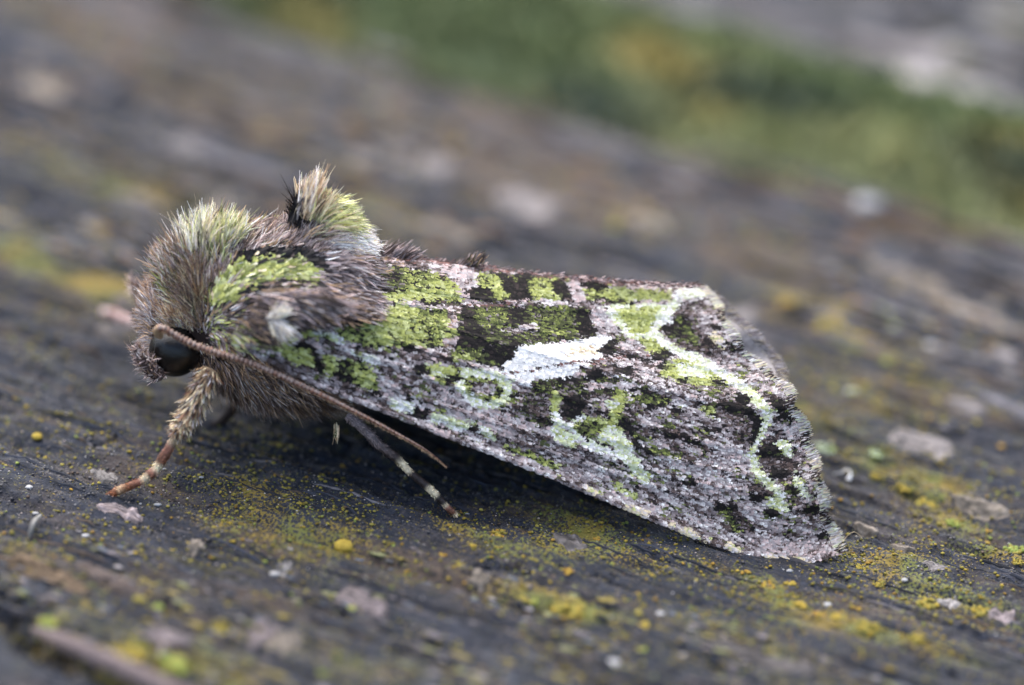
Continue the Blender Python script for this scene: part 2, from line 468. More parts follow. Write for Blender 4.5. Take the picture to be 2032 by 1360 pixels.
# moss filling the gap: a lumpy cushion bed and thousands of small leaves
def build_moss():
    P = np.arange(-120, 120, 0.6); Q = np.linspace(Q_EDGE - 0.6, Q_FAR + 0.8, 26)
    pp, qq = np.meshgrid(P, Q, indexing='ij')
    t = (qq - Q_EDGE) / (Q_FAR - Q_EDGE)
    h = -1.1 + 2.4 * np.sqrt(np.clip(1 - (2 * t - 1) ** 2, 0, 1)) * (0.35 + 0.95 * fbm(pp * 0.22, qq * 0.25, 91, 3)) + 0.5 * fbm(pp * 1.2, qq * 1.2, 92, 2)
    V = np.stack([pp * GA[0] + qq * GB[0], pp * GA[1] + qq * GB[1], h], -1).reshape(-1, 3)
    def colour(p, q):
        a = fbm(p * 0.13, q * 0.25, 95, 2); b_ = fbm(p * 0.15 + 50, q * 0.3, 96, 2); d = fbm(p * .17, q * .3, 97, 2)
        green = np.array([0.19, 0.235, 0.11]); olive = np.array([0.38, 0.32, 0.11]); lime = np.array([0.34, 0.36, 0.17]); dark = np.array([0.09, 0.12, 0.08])
        w = np.clip((a - .42) * 6, 0, 1)[..., None]; c = green * (1 - w) + lime * w
        w = np.clip((b_ - .52) * 7, 0, 1)[..., None]; c = c * (1 - w) + olive * w
        w = np.clip((d - .62) * 6, 0, 1)[..., None]; return c * (1 - w) + dark * w
    bed = mesh_obj('moss', V, grid_faces(*pp.shape), M_moss, None, col=colour(pp, qq).reshape(-1, 3) * 0.8)
    tag(bed, 'green and olive moss filling the gap between the boards', None, None, 'stuff')
    n = 26000
    p = rng.uniform(-60, 60, n); q = Q_EDGE - .5 + rng.random(n) * (Q_FAR - Q_EDGE + 1.2)
    t = (q - Q_EDGE) / (Q_FAR - Q_EDGE)
    h = -1.1 + 2.4 * np.sqrt(np.clip(1 - (2 * t - 1) ** 2, 0, 1)) * (0.35 + 0.95 * fbm(p * 0.22, q * 0.25, 91, 3)) + 0.5 * fbm(p * 1.2, q * 1.2, 92, 2)
    B = np.stack([p * GA[0] + q * GB[0], p * GA[1] + q * GB[1], h], -1)
    d = unit(np.stack([rng.normal(0, .6, n), rng.normal(0, .6, n), np.full(n, 1.0)], -1))
    s = unit(np.cross(d, rng.normal(size=(n, 3))))
    l = rng.uniform(.35, .9, n)[:, None]; w = l * rng.uniform(.16, .26, n)[:, None]
    V = np.stack([B - d * .1, B + d * l * .5 + s * w, B + d * l + np.cross(d, s) * w, B + d * l * .5 - s * w], 1).reshape(-1, 3)
    c = colour(p, q) * rng.uniform(.7, 1.5, n)[:, None]
    f = np.arange(4 * n).reshape(n, 4)
    lv = mesh_obj('moss_leaves', V, f, M_moss, bed, col=np.repeat(c, 4, 0))
    lv['kind'] = 'stuff'
build_moss()

# ---------------------------------------------------------------- the moth
YAW = math.radians(6.5)
AX = np.array([math.cos(YAW), math.sin(YAW), 0]); AN = np.array([-math.sin(YAW), math.cos(YAW), 0])   # along the body to the tail; away from the lens
A0 = np.array([0, 2.457, 0.0])
def axis_y(X): return 2.457 + 0.1139 * X
def mirror(P):
    P = np.asarray(P, float); k = (P - A0) @ AN
    return P - 2 * k[..., None] * AN
def local(s, l, z): return A0 + s[..., None] * AX + l[..., None] * AN + z[..., None] * np.array([0, 0, 1.0])

MOTH_O = A0 + AX * -3.0; MOTH_O[2] = float(surf(MOTH_O[0], MOTH_O[1])[0])
moth = empty('moth', MOTH_O)
tag(moth, 'green, black and white mottled furry moth resting with tented wings on the dark wood', 'moth')

# palette (linear reflectance)
LIME = srgb(168, 175, 98); LIME2 = srgb(196, 203, 140); LEAF = srgb(116, 126, 66); OLIV = srgb(74, 80, 48); MINT = srgb(216, 224, 188)
BLK = srgb(22, 19, 20); DBR = srgb(52, 43, 42); BRN = srgb(92, 78, 74); GRY = srgb(132, 122, 124); LIL = srgb(165, 156, 157); PNK = srgb(202, 182, 180); PAL = srgb(208, 202, 202)
WHT = srgb(244, 244, 242); CRM = srgb(222, 208, 176); TAN = srgb(168, 142, 112); RST = srgb(134, 92, 76); RED = srgb(128, 92, 86); GGY = srgb(132, 140, 104)
MIX = {
    'base': [(GRY, 3), (LIL, 2.2), (PNK, 1.2), (BRN, 2.4), (DBR, 1.6), (BLK, 1.0), (PAL, .9), (LEAF, .5)],
    'lil':  [(LIL, 3), (PAL, 2.6), (PNK, 1.9), (GRY, 2), (BRN, 1.5), (DBR, .8), (BLK, .3)],
    'grey': [(GRY, 3.0), (LIL, 3.0), (BRN, 1.7), (DBR, .8), (PAL, 1.6), (BLK, .25)],
    'dk':   [(DBR, 2.6), (BRN, 3), (GRY, 1.6), (BLK, 1.0), (LIL, .6)],
    'pale': [(PAL, 4), (LIL, 2.6), (WHT, .6), (PNK, 1.4), (GRY, .8)],
    'G':    [(LIME, 5), (LIME2, 3), (LEAF, 1.2), (OLIV, .5), (BLK, .35)],
    'GK':   [(LIME, 3), (LEAF, 2.2), (LIME2, .8), (BLK, 2.2), (OLIV, 1)],
    'g':    [(LEAF, 2.4), (OLIV, 2.6), (BLK, 1.6), (LIME, .6), (GRY, .4)],
    'gK':   [(OLIV, 2.4), (LEAF, 1.5), (BLK, 3.0), (DBR, 1), (GRY, .5)],
    'K':    [(BLK, 7), (DBR, 1.0), (OLIV, .5)],
    'KB':   [(BLK, 2.0), (DBR, 2), (BRN, 2.6), (GRY, 1.9), (OLIV, .6), (LIL, .5)],
    'P':    [(PNK, 4), (PAL, 2.2), (LIL, 1.4), (BRN, .8)],
    'PB':   [(PNK, 2), (TAN, 1.2), (BRN, 2), (GRY, 1.5), (PAL, .8), (DBR, .6)],
    'R':    [(RED, 3), (BRN, 2), (PNK, .8), (DBR, 1)],
    'W':    [(WHT, 9), (PAL, .3)],
    'WC':   [(WHT, 3), (CRM, 4), (TAN, .7)],
    'C':    [(MINT, 3.0), (WHT, 5), (LIME2, .5), (PAL, .8)],
    'CG':   [(MINT, 5), (LIME2, 1.8), (LIME, .5), (WHT, 2.6)],
    'Y':    [(CRM, 3), (PAL, 1.5), (LIME2, .8)],
    'B':    [(BRN, 3), (GRY, 2.5), (DBR, 1.2), (LIL, .8)],
}
MIXN = list(MIX)
CMAP = np.zeros((1360, 2032), np.uint8)
def paint(cls, pts, w=None, w1=None):
    """polygon (w None) or stroke of half-width w..w1"""
    a = np.array(pts, float); pad = 2 if w is None else max(w, w1 or 0) + 2
    x0, y0 = np.maximum(a.min(0) - pad, 0).astype(int); x1, y1 = (a.max(0) + pad).astype(int)
    x1 = min(x1, 2031); y1 = min(y1, 1359)
    gx, gy = np.meshgrid(np.arange(x0, x1 + 1), np.arange(y0, y1 + 1))
    if w is None: mk = inside(a, gx + .5, gy + .5)
    else:
        d, t = seg_dist(list(map(tuple, a)), gx + .5, gy + .5); mk = d < (w + ((w1 if w1 is not None else w) - w) * t)
    CMAP[y0:y1 + 1, x0:x1 + 1][mk] = MIXN.index(cls)
def dots(cls, *xyr):
    for x, y, r in xyr: paint(cls, [(x - r, y), (x + r * .9, y + r * .2)], r)

# large areas of the forewing
paint('lil', [(600, 665), (760, 665), (1000, 730), (1010, 880), (900, 860), (760, 800), (600, 730), (480, 690)])
paint('lil', [(1150, 600), (1215, 600), (1230, 690), (1300, 705), (1380, 720), (1320, 790), (1240, 740), (1190, 690), (1160, 650)])
paint('grey', [(1250, 790), (1490, 790), (1510, 900), (1560, 1000), (1640, 1090), (1560, 1115), (1420, 1070), (1280, 980), (1250, 900)])
paint('lil', [(1330, 860), (1460, 880), (1490, 960), (1470, 1000), (1380, 960), (1340, 920)])
paint('grey', [(960, 860), (1100, 880), (1240, 950), (1300, 1020), (1160, 980), (1000, 900)])
# veins of the outer half, dark with a pale side
for vn in ([(1250, 722), (1400, 742), (1560, 800)], [(1230, 738), (1400, 790), (1590, 880)], [(1200, 765), (1400, 845), (1612, 960)], [(1150, 790), (1380, 910), (1640, 1045)], [(1100, 800), (1330, 945), (1600, 1100)], [(1050, 790), (1250, 930), (1480, 1070)]):
    paint('pale', [(x + 2, y + 5) for x, y in vn], 3, 4); paint('dk', vn, 2.2, 3)
# dorsal strip
paint('R', [(700, 495), (760, 505), (880, 520), (1050, 540), (1250, 562), (1390, 562)], 9, 5)
paint('PB', [(730, 518), (800, 526)], 8)
paint('P', [(1240, 566), (1390, 566)], 6)
paint('gK', [(690, 516), (800, 532), (815, 590), (760, 600), (690, 592)])
paint('K', [(700, 530), (770, 545), (800, 590), (740, 592), (700, 560)])
dots('g', (770, 560, 8), (735, 570, 8), (720, 540, 7), (790, 578, 6))
paint('GK', [(800, 532), (865, 540), (930, 600), (830, 600), (800, 590)])
paint('G', [(730, 584), (840, 577), (920, 573), (930, 594), (740, 598)])
paint('G', [(850, 555), (895, 552), (905, 575), (855, 575)])
paint('P', [(865, 525), (915, 530), (960, 598), (925, 602), (900, 560)])
paint('P', [(905, 530), (945, 555), (950, 590)], 10)
paint('GK', [(945, 540), (1130, 556), (1130, 600), (955, 600)])
paint('G', [(970, 552), (1010, 560), (1008, 592), (975, 580)]); paint('G', [(1050, 562), (1100, 566), (1110, 592), (1050, 585)])
dots('K', (955, 582, 13), (1025, 568, 16), (1030, 590, 12), (1120, 572, 13), (1040, 548, 8), (1130, 590, 8), (998, 548, 7))
paint('P', [(1125, 556), (1165, 560), (1172, 598), (1135, 598)])
paint('GK', [(1155, 560), (1210, 566), (1230, 598), (1165, 596)]); paint('K', [(1160, 566), (1200, 572)], 8)
paint('G', [(1195, 574), (1240, 570), (1330, 580), (1330, 599), (1190, 596)])
# fold line below the dorsal strip
paint('lil', [(690, 602), (900, 604), (1100, 600), (1200, 604), (1335, 601)], 6, 4)
paint('P', [(1200, 600), (1330, 600)], 4)
paint('K', [(1215, 601), (1255, 604)], 6); paint('K', [(840, 600), (910, 606)], 4); paint('K', [(1180, 590), (1220, 600)], 3)
paint('R', [(930, 606), (1020, 604)], 4)
# base field
paint('gK', [(575, 605), (730, 612), (740, 650), (690, 655), (600, 652), (575, 640)])
paint('K', [(600, 612), (720, 618), (690, 640), (600, 640)])
dots('g', (610, 628, 7), (640, 622, 6), (700, 622, 8))
paint('G', [(590, 640), (650, 640), (660, 672), (600, 668)])
paint('C', [(652, 622), (662, 650), (672, 675)], 9); dots('C', (634, 655, 9)); paint('K', [(640, 630), (644, 668)], 4)
paint('GK', [(660, 655), (720, 640), (880, 640), (905, 665), (860, 685), (740, 688), (680, 676)])
paint('GK', [(780, 608), (880, 612), (915, 640), (900, 690), (820, 690)])
paint('G', [(720, 606), (800, 602), (830, 640), (845, 672), (760, 678), (715, 650)])
paint('PB', [(885, 606), (912, 606), (905, 640), (915, 660), (900, 690), (880, 690), (892, 650)])
paint('GK', [(895, 650), (914, 650), (915, 680), (890, 684)])
dots('P', (893, 678, 7), (905, 678, 6))
# central cell
paint('gK', [(912, 608), (1165, 606), (1185, 668), (1045, 686), (1000, 730), (890, 712), (905, 690)])
paint('K', [(912, 612), (938, 610), (945, 650), (1010, 665), (1045, 684), (1000, 728), (945, 712), (900, 690), (918, 664)])
paint('g', [(940, 612), (1008, 612), (1000, 655), (950, 650)]); paint('gK', [(960, 650), (1010, 655), (1020, 680), (970, 690)])
paint('gK', [(900, 690), (960, 690), (965, 718), (890, 714)]); paint('GK', [(900, 700), (955, 698), (950, 718), (895, 714)])
paint('K', [(1010, 612), (1050, 610), (1040, 640), (1012, 645)])
paint('g', [(1060, 615), (1140, 612), (1150, 665), (1075, 672), (1050, 650)])
paint('grey', [(1000, 652), (1060, 640), (1065, 655), (1010, 665)])
paint('K', [(1140, 612), (1162, 610), (1186, 664), (1150, 670), (1140, 640)])
# white spot
paint('W', [(990, 738), (1018, 708), (1030, 690), (1048, 684), (1095, 682), (1150, 674), (1200, 667), (1212, 674), (1206, 686), (1195, 692), (1200, 706), (1165, 720), (1150, 735), (1120, 748), (1090, 757), (1055, 752), (1020, 742)])
paint('WC', [(1130, 690), (1205, 684), (1200, 702), (1125, 708)])
paint('W', [(1000, 746), (1110, 733), (1165, 724), (1150, 742), (1110, 764), (1080, 772), (1045, 766)])
paint('lil', [(1150, 726), (1185, 720), (1170, 740), (1135, 748)])
paint('R', [(1015, 741), (1060, 733), (1120, 722), (1180, 716), (1235, 710), (1290, 712)], 2, 4)
paint('K', [(1205, 676), (1226, 670), (1222, 690), (1230, 704), (1195, 706), (1184, 696)]); paint('K', [(1235, 705), (1290, 715)], 4)
# field beyond the white spot
paint('CG', [(1200, 606), (1330, 604), (1305, 655), (1300, 680), (1245, 672), (1215, 640)])
paint('G', [(1225, 612), (1310, 608), (1290, 660), (1250, 665)]); paint('G', [(1262, 668), (1318, 676), (1328, 702), (1285, 700)])
paint('grey', [(1240, 680), (1270, 690), (1290, 706), (1235, 706)])
paint('G', [(1318, 722), (1350, 712), (1400, 716), (1425, 735), (1450, 762), (1400, 764), (1345, 758), (1310, 745)])
paint('CG', [(1340, 722), (1400, 722), (1410, 748), (1350, 748)])
dots('K', (1312, 708, 9), (1326, 700, 9), (1310, 728, 7), (1358, 755, 5), (1406, 724, 5), (1425, 756, 6))
paint('KB', [(1345, 600), (1400, 600), (1420, 660), (1470, 694), (1420, 706), (1365, 702), (1330, 672), (1308, 660)])
paint('gK', [(1310, 655), (1350, 620), (1375, 650), (1390, 690), (1345, 680), (1320, 668)]); paint('K', [(1308, 656), (1345, 626), (1340, 664)])
paint('grey', [(1370, 606), (1400, 620), (1415, 660), (1385, 655)])
paint('B', [(1400, 606), (1440, 650), (1470, 690), (1540, 760), (1500, 770), (1440, 730), (1390, 712), (1440, 700), (1410, 650)])
paint('lil', [(1400, 712), (1470, 720), (1540, 770), (1510, 790), (1450, 750)])
paint('Y', [(1412, 664), (1436, 684)], 8); dots('K', (1424, 650, 6), (1448, 682, 7), (1462, 692, 7), (1405, 680, 7))
# pale zigzag line
paint('C', [(1385, 575), (1345, 590), (1334, 612), (1318, 634), (1298, 656), (1312, 678), (1346, 698), (1366, 710)], 9, 7)
paint('C', [(1366, 706), (1398, 716), (1422, 735), (1454, 757), (1478, 770)], 6, 9)
paint('CG', [(1478, 770), (1502, 794), (1524, 818), (1518, 838), (1508, 860), (1494, 892), (1491, 905), (1500, 932), (1524, 960), (1552, 984)], 10, 7.5)
paint('CG', [(1518, 986), (1552, 986), (1568, 1016), (1530, 1014)])
paint('C', [(1345, 585), (1400, 578)], 10)
# black marks before and behind the zigzag
paint('KB', [(1400, 800), (1470, 790), (1500, 820), (1510, 846), (1480, 850), (1420, 830)]); paint('K', [(1440, 806), (1480, 812), (1505, 838), (1490, 880)], 12, 8)
paint('KB', [(1455, 856), (1492, 850), (1486, 890), (1470, 890)])
paint('dk', [(1510, 870), (1570, 850), (1600, 900), (1600, 950), (1560, 960), (1510, 930), (1500, 900)])
dots('K', (1553, 803, 10), (1560, 826, 9), (1530, 895, 14), (1582, 880, 10), (1545, 940, 11), (1592, 945, 8), (1502, 988, 9), (1530, 1018, 9), (1612, 1010, 9), (1575, 970, 8), (1632, 1062, 7), (1475, 790, 8))
paint('lil', [(1560, 850), (1590, 900), (1605, 960)], 9); paint('CG', [(1548, 880), (1566, 900)], 9); paint('CG', [(1580, 950), (1600, 985)], 7)
dots('K', (1303, 797, 13), (1296, 784, 8), (1345, 812, 7), (1388, 800, 6), (1285, 775, 7))
paint('g', [(1240, 780), (1300, 782), (1330, 800), (1260, 800)]); paint('GK', [(1390, 800), (1420, 806), (1418, 830), (1392, 822)])
# band of the lower half
paint('grey', [(1060, 752), (1110, 756), (1250, 770), (1250, 790), (1060, 776)])
paint('gK', [(1050, 758), (1150, 745), (1250, 750), (1290, 770), (1160, 790), (1060, 790)])
paint('K', [(1104, 752), (1130, 744), (1160, 750), (1150, 762), (1110, 760)]); dots('K', (1250, 765, 10), (1182, 742, 8), (1240, 735, 9))
paint('lil', [(1160, 760), (1290, 756), (1290, 768), (1160, 774)])
paint('gK', [(1040, 778), (1095, 776), (1098, 840), (1060, 850), (1030, 820)]); paint('KB', [(1044, 786), (1092, 782), (1092, 836), (1056, 830)])
paint('KB', [(1112, 782), (1165, 778), (1210, 790), (1205, 830), (1160, 846), (1118, 842)]); paint('K', [(1118, 788), (1160, 786), (1158, 826), (1122, 834)])
paint('lil', [(1165, 790), (1205, 790), (1200, 808), (1170, 812)])
paint('G', [(1104, 784), (1098, 806), (1104, 826)], 9, 8); paint('C', [(1104, 826), (1110, 845), (1104, 856)], 9, 11)
paint('CG', [(1092, 846), (1120, 850), (1150, 884), (1130, 888), (1098, 872)])
paint('G', [(1130, 850), (1160, 828), (1200, 830), (1212, 870), (1170, 872)]); paint('g', [(1140, 850), (1170, 834), (1196, 846), (1180, 870)])
paint('C', [(1158, 826), (1128, 846), (1142, 862), (1162, 880), (1190, 896)], 4.5, 5)
paint('G', [(1232, 788), (1222, 820), (1218, 850), (1228, 880)], 13, 14); paint('CG', [(1212, 860), (1240, 884), (1246, 906)], 14, 12); dots('CG', (1215, 800, 7), (1205, 870, 9))
paint('CG', [(1240, 896), (1258, 926), (1278, 950)], 14, 10); paint('C', [(1170, 880), (1215, 900), (1238, 905)], 7)
paint('KB', [(1240, 800), (1300, 820), (1330, 850), (1260, 870), (1240, 860)]); paint('K', [(1236, 838), (1256, 858), (1262, 884), (1300, 900)], 9, 5)
paint('grey', [(1256, 812), (1340, 820), (1360, 850), (1270, 845)]); paint('K', [(1320, 862), (1362, 868), (1385, 885)], 8, 6); paint('KB', [(1340, 888), (1372, 920)], 8)
paint('g', [(1290, 890), (1345, 905)], 7); paint('g', [(1262, 866), (1290, 874)], 6)
dots('K', (1368, 955, 8), (1440, 1008, 12), (1425, 855, 6), (1400, 850, 5), (1480, 1045, 9))
paint('g', [(1440, 1020), (1462, 1048)], 10); paint('G', [(1225, 965), (1260, 985)], 7)
paint('KB', [(1460, 1020), (1490, 1050)], 10)
# orbicular ring and costal field
paint('GK', [(846, 726), (912, 730), (1010, 750), (1014, 800), (980, 812), (930, 800), (905, 770), (860, 755)])
paint('CG', [(850, 730), (885, 742), (908, 752), (914, 770), (930, 792), (958, 804), (985, 802), (1004, 786), (1008, 764), (992, 748), (960, 742), (925, 740), (908, 750)], 7.5, 7.5)
paint('lil', [(928, 756), (975, 758), (990, 772), (970, 786), (938, 778)]); dots('K', (898, 752, 9), (838, 732, 9), (935, 766, 4), (1016, 785, 6), (900, 735, 6))
paint('G', [(855, 730), (895, 738)], 8)
paint('G', [(486, 662), (560, 652), (590, 672), (560, 696), (500, 690)]); paint('G', [(548, 690), (604, 690), (630, 712), (628, 732), (580, 722)])
paint('K', [(622, 690), (636, 738)], 8, 7); dots('K', (600, 684, 7))
paint('GK', [(640, 706), (720, 716), (750, 745), (752, 780), (700, 764), (650, 745)]); paint('G', [(640, 712), (664, 708), (676, 745), (646, 742)]); paint('G', [(700, 730), (738, 745), (735, 770), (705, 755)])
paint('K', [(672, 744), (700, 752)], 8); dots('K', (684, 722, 7), (744, 780, 6), (820, 816, 12), (830, 822, 10), (765, 700, 6), (812, 690, 8), (715, 695, 7))
dots('C', (737, 712, 9), (800, 806, 11), (788, 800, 9), (870, 830, 9), (905, 845, 9), (700, 700, 6))
paint('KB', [(700, 694), (770, 706)], 6); paint('KB', [(760, 735), (800, 760), (810, 790)], 8)
paint('CG', [(860, 826), (920, 842), (980, 862)], 7, 8); paint('KB', [(970, 836), (1000, 870), (1010, 880)], 8); dots('K', (905, 815, 7), (940, 850, 7))
paint('GK', [(1000, 885), (1050, 895), (1110, 920), (1100, 932), (1040, 915), (1000, 900)])
paint('P', [(905, 822), (960, 830), (1010, 862)], 10); paint('P', [(1000, 830), (1060, 850)], 8)
# costal edge
paint('B', [(440, 690), (540, 730), (640, 778), (760, 820), (880, 868), (1000, 912), (1120, 960), (1260, 1018), (1400, 1074), (1530, 1112)], 15, 10)
paint('lil', [(560, 728), (700, 790), (820, 842)], 5)
paint('grey', [(900, 866), (1000, 902), (1120, 948)], 8); dots('P', (880, 858, 7), (1040, 916, 6))
paint('Y', [(1246, 1012), (1282, 1020)], 9); paint('Y', [(1356, 1054), (1378, 1064)], 9); paint('Y', [(1444, 1084), (1462, 1092)], 8)
paint('Y', [(1530, 1110), (1600, 1114)], 9, 6); paint('P', [(1520, 1080), (1600, 1090)], 14); paint('P', [(1600, 1095), (1660, 1090)], 8)
paint('Y', [(1160, 965), (1185, 980)], 5); dots('Y', (1330, 1040, 4), (1405, 1072, 4))

def mix_colour(cls, n_rng):
    """cls: int array -> one pigment per item"""
    out = np.zeros(cls.shape + (3,)); r_ = n_rng.random(cls.shape)
    for i, k in enumerate(MIXN):
        mk = cls == i
        if not mk.any(): continue
        cols = np.array([c for c, w in MIX[k]]); ws = np.cumsum([w for c, w in MIX[k]]); ws = ws / ws[-1]
        out[mk] = cols[np.searchsorted(ws, r_[mk]).clip(0, len(cols) - 1)]
    return out
def wing_class(px, py, jit=2.5):
    wx = px + 7 * (fbm(px / 14, py / 14, 201, 2) - .5) + rng.normal(0, jit, px.shape)
    wy = py + 7 * (fbm(px / 14, py / 14, 202, 2) - .5) + rng.normal(0, jit * .8, px.shape)
    c = CMAP[np.clip(wy, 0, 1359).astype(int), np.clip(wx, 0, 2031).astype(int)]
    k = CMAP[np.clip(py + (wy - py) * .35, 0, 1359).astype(int), np.clip(px + (wx - px) * .35, 0, 2031).astype(int)]
    c = np.where(np.isin(k, [MIXN.index(q) for q in ('W', 'WC', 'C', 'CG')]), k, c)        # the pale lines stay unbroken
    a = px * .95 + py * .31; b_ = -px * .31 + py * .95
    n = .6 * fbm(a / 70, b_ / 9, 211, 3) + .4 * fbm(a / 16, b_ / 8, 212, 2)
    soft = np.isin(c, [MIXN.index(k) for k in ('base', 'lil', 'grey', 'B')])
    c = np.where(soft & (n > .575), MIXN.index('pale'), c); c = np.where(soft & (n < .385), MIXN.index('dk'), c)
    gr = np.isin(c, [MIXN.index(k) for k in ('base', 'lil', 'grey')]) & (fbm(px / 30, py / 22, 213, 2) > .64)
    return np.where(gr & (rng.random(px.shape) < .6), MIXN.index('g'), c)

# --- forewing surface: u base -> outer margin, v inner (dorsal) edge -> costa
W_TOP = [(600, 512), (690, 508), (800, 512), (900, 524), (1050, 543), (1200, 557), (1300, 564), (1386, 566)]
W_BOT = [(452, 682), (540, 722), (640, 772), (760, 818), (880, 866), (1000, 912), (1120, 960), (1260, 1019), (1400, 1077), (1480, 1102), (1550, 1121), (1610, 1116), (1668, 1098)]
W_OUT = [(1386, 566), (1420, 612), (1440, 655), (1472, 700), (1532, 752), (1560, 778), (1570, 812), (1594, 862), (1606, 910), (1622, 962), (1634, 1020), (1650, 1062), (1668, 1098)]
W_IN = [(600, 512), (540, 570), (490, 630), (452, 682)]
def wing_px(u, v):
    t = curve(W_TOP, u); b_ = curve(W_BOT, u); l = curve(W_IN, v); r_ = curve(W_OUT, v)
    r_ = r_ + (8 * (np.abs(np.sin(v * np.pi * 8)) - .5) * np.clip(v * 12, 0, 1) * np.clip((1 - v) * 12, 0, 1))[..., None] * np.array([.95, .2])
    P = lambda a: np.array(a, float)
    u_ = u[..., None]; v_ = v[..., None]
    return (1 - v_) * t + v_ * b_ + (1 - u_) * l + u_ * r_ - ((1 - u_) * (1 - v_) * P(W_TOP[0]) + u_ * (1 - v_) * P(W_TOP[-1]) + (1 - u_) * v_ * P(W_BOT[0]) + u_ * v_ * P(W_BOT[-1]))
VEINS = [.16, .34, .46, .58, .68, .78, .87]
def wing_at(u, v, relief=True, base=.60):
    p = wing_px(u, v)
    X = (p[..., 0] - 1016) / PXMM
    top = axis_y(X) - .12; bot = -1.75 - 0.07 * (X + 10)
    vv = v ** 0.9
    Y = top + (bot - top) * vv - 0.45 * np.sin(np.pi * v) - base * np.exp(-(u / .16) ** 2) * np.sin(np.pi * np.clip(v * .9 + .05, 0, 1))
    if relief:
        for k in VEINS:
            vk = k + .05 * np.sin(3 * u + 9 * k)
            Y = Y - 0.035 * np.exp(-((v - vk) / .012) ** 2) * np.clip(1.1 - .3 * u, 0, 1)
        Y = Y + 0.10 * (fbm(u * 9, v * 7, 301, 3) - .5) + 0.12 * np.sin(v * 21 + 1) * np.clip((u - .8) / .2, 0, 1) ** 2
        Y = Y - 0.10 * np.exp(-((v - .985) / .03) ** 2)
    return on_y(p[..., 0], p[..., 1], Y), p

def wing_frame(u, v):
    e = 2e-3
    P, px = wing_at(u, v)
    du = unit(wing_at(np.minimum(u + e, 1), v)[0] - wing_at(np.minimum(u + e, 1) - 2 * e, v)[0])
    dv = unit(wing_at(u, np.clip(v + e, 0, 1))[0] - wing_at(u, np.clip(v - e, 0, 1))[0])
    n = unit(np.cross(du, dv))
    if (n @ np.array([0, -1, .6])).mean() < 0: n = -n
    return P, px, du, dv, n

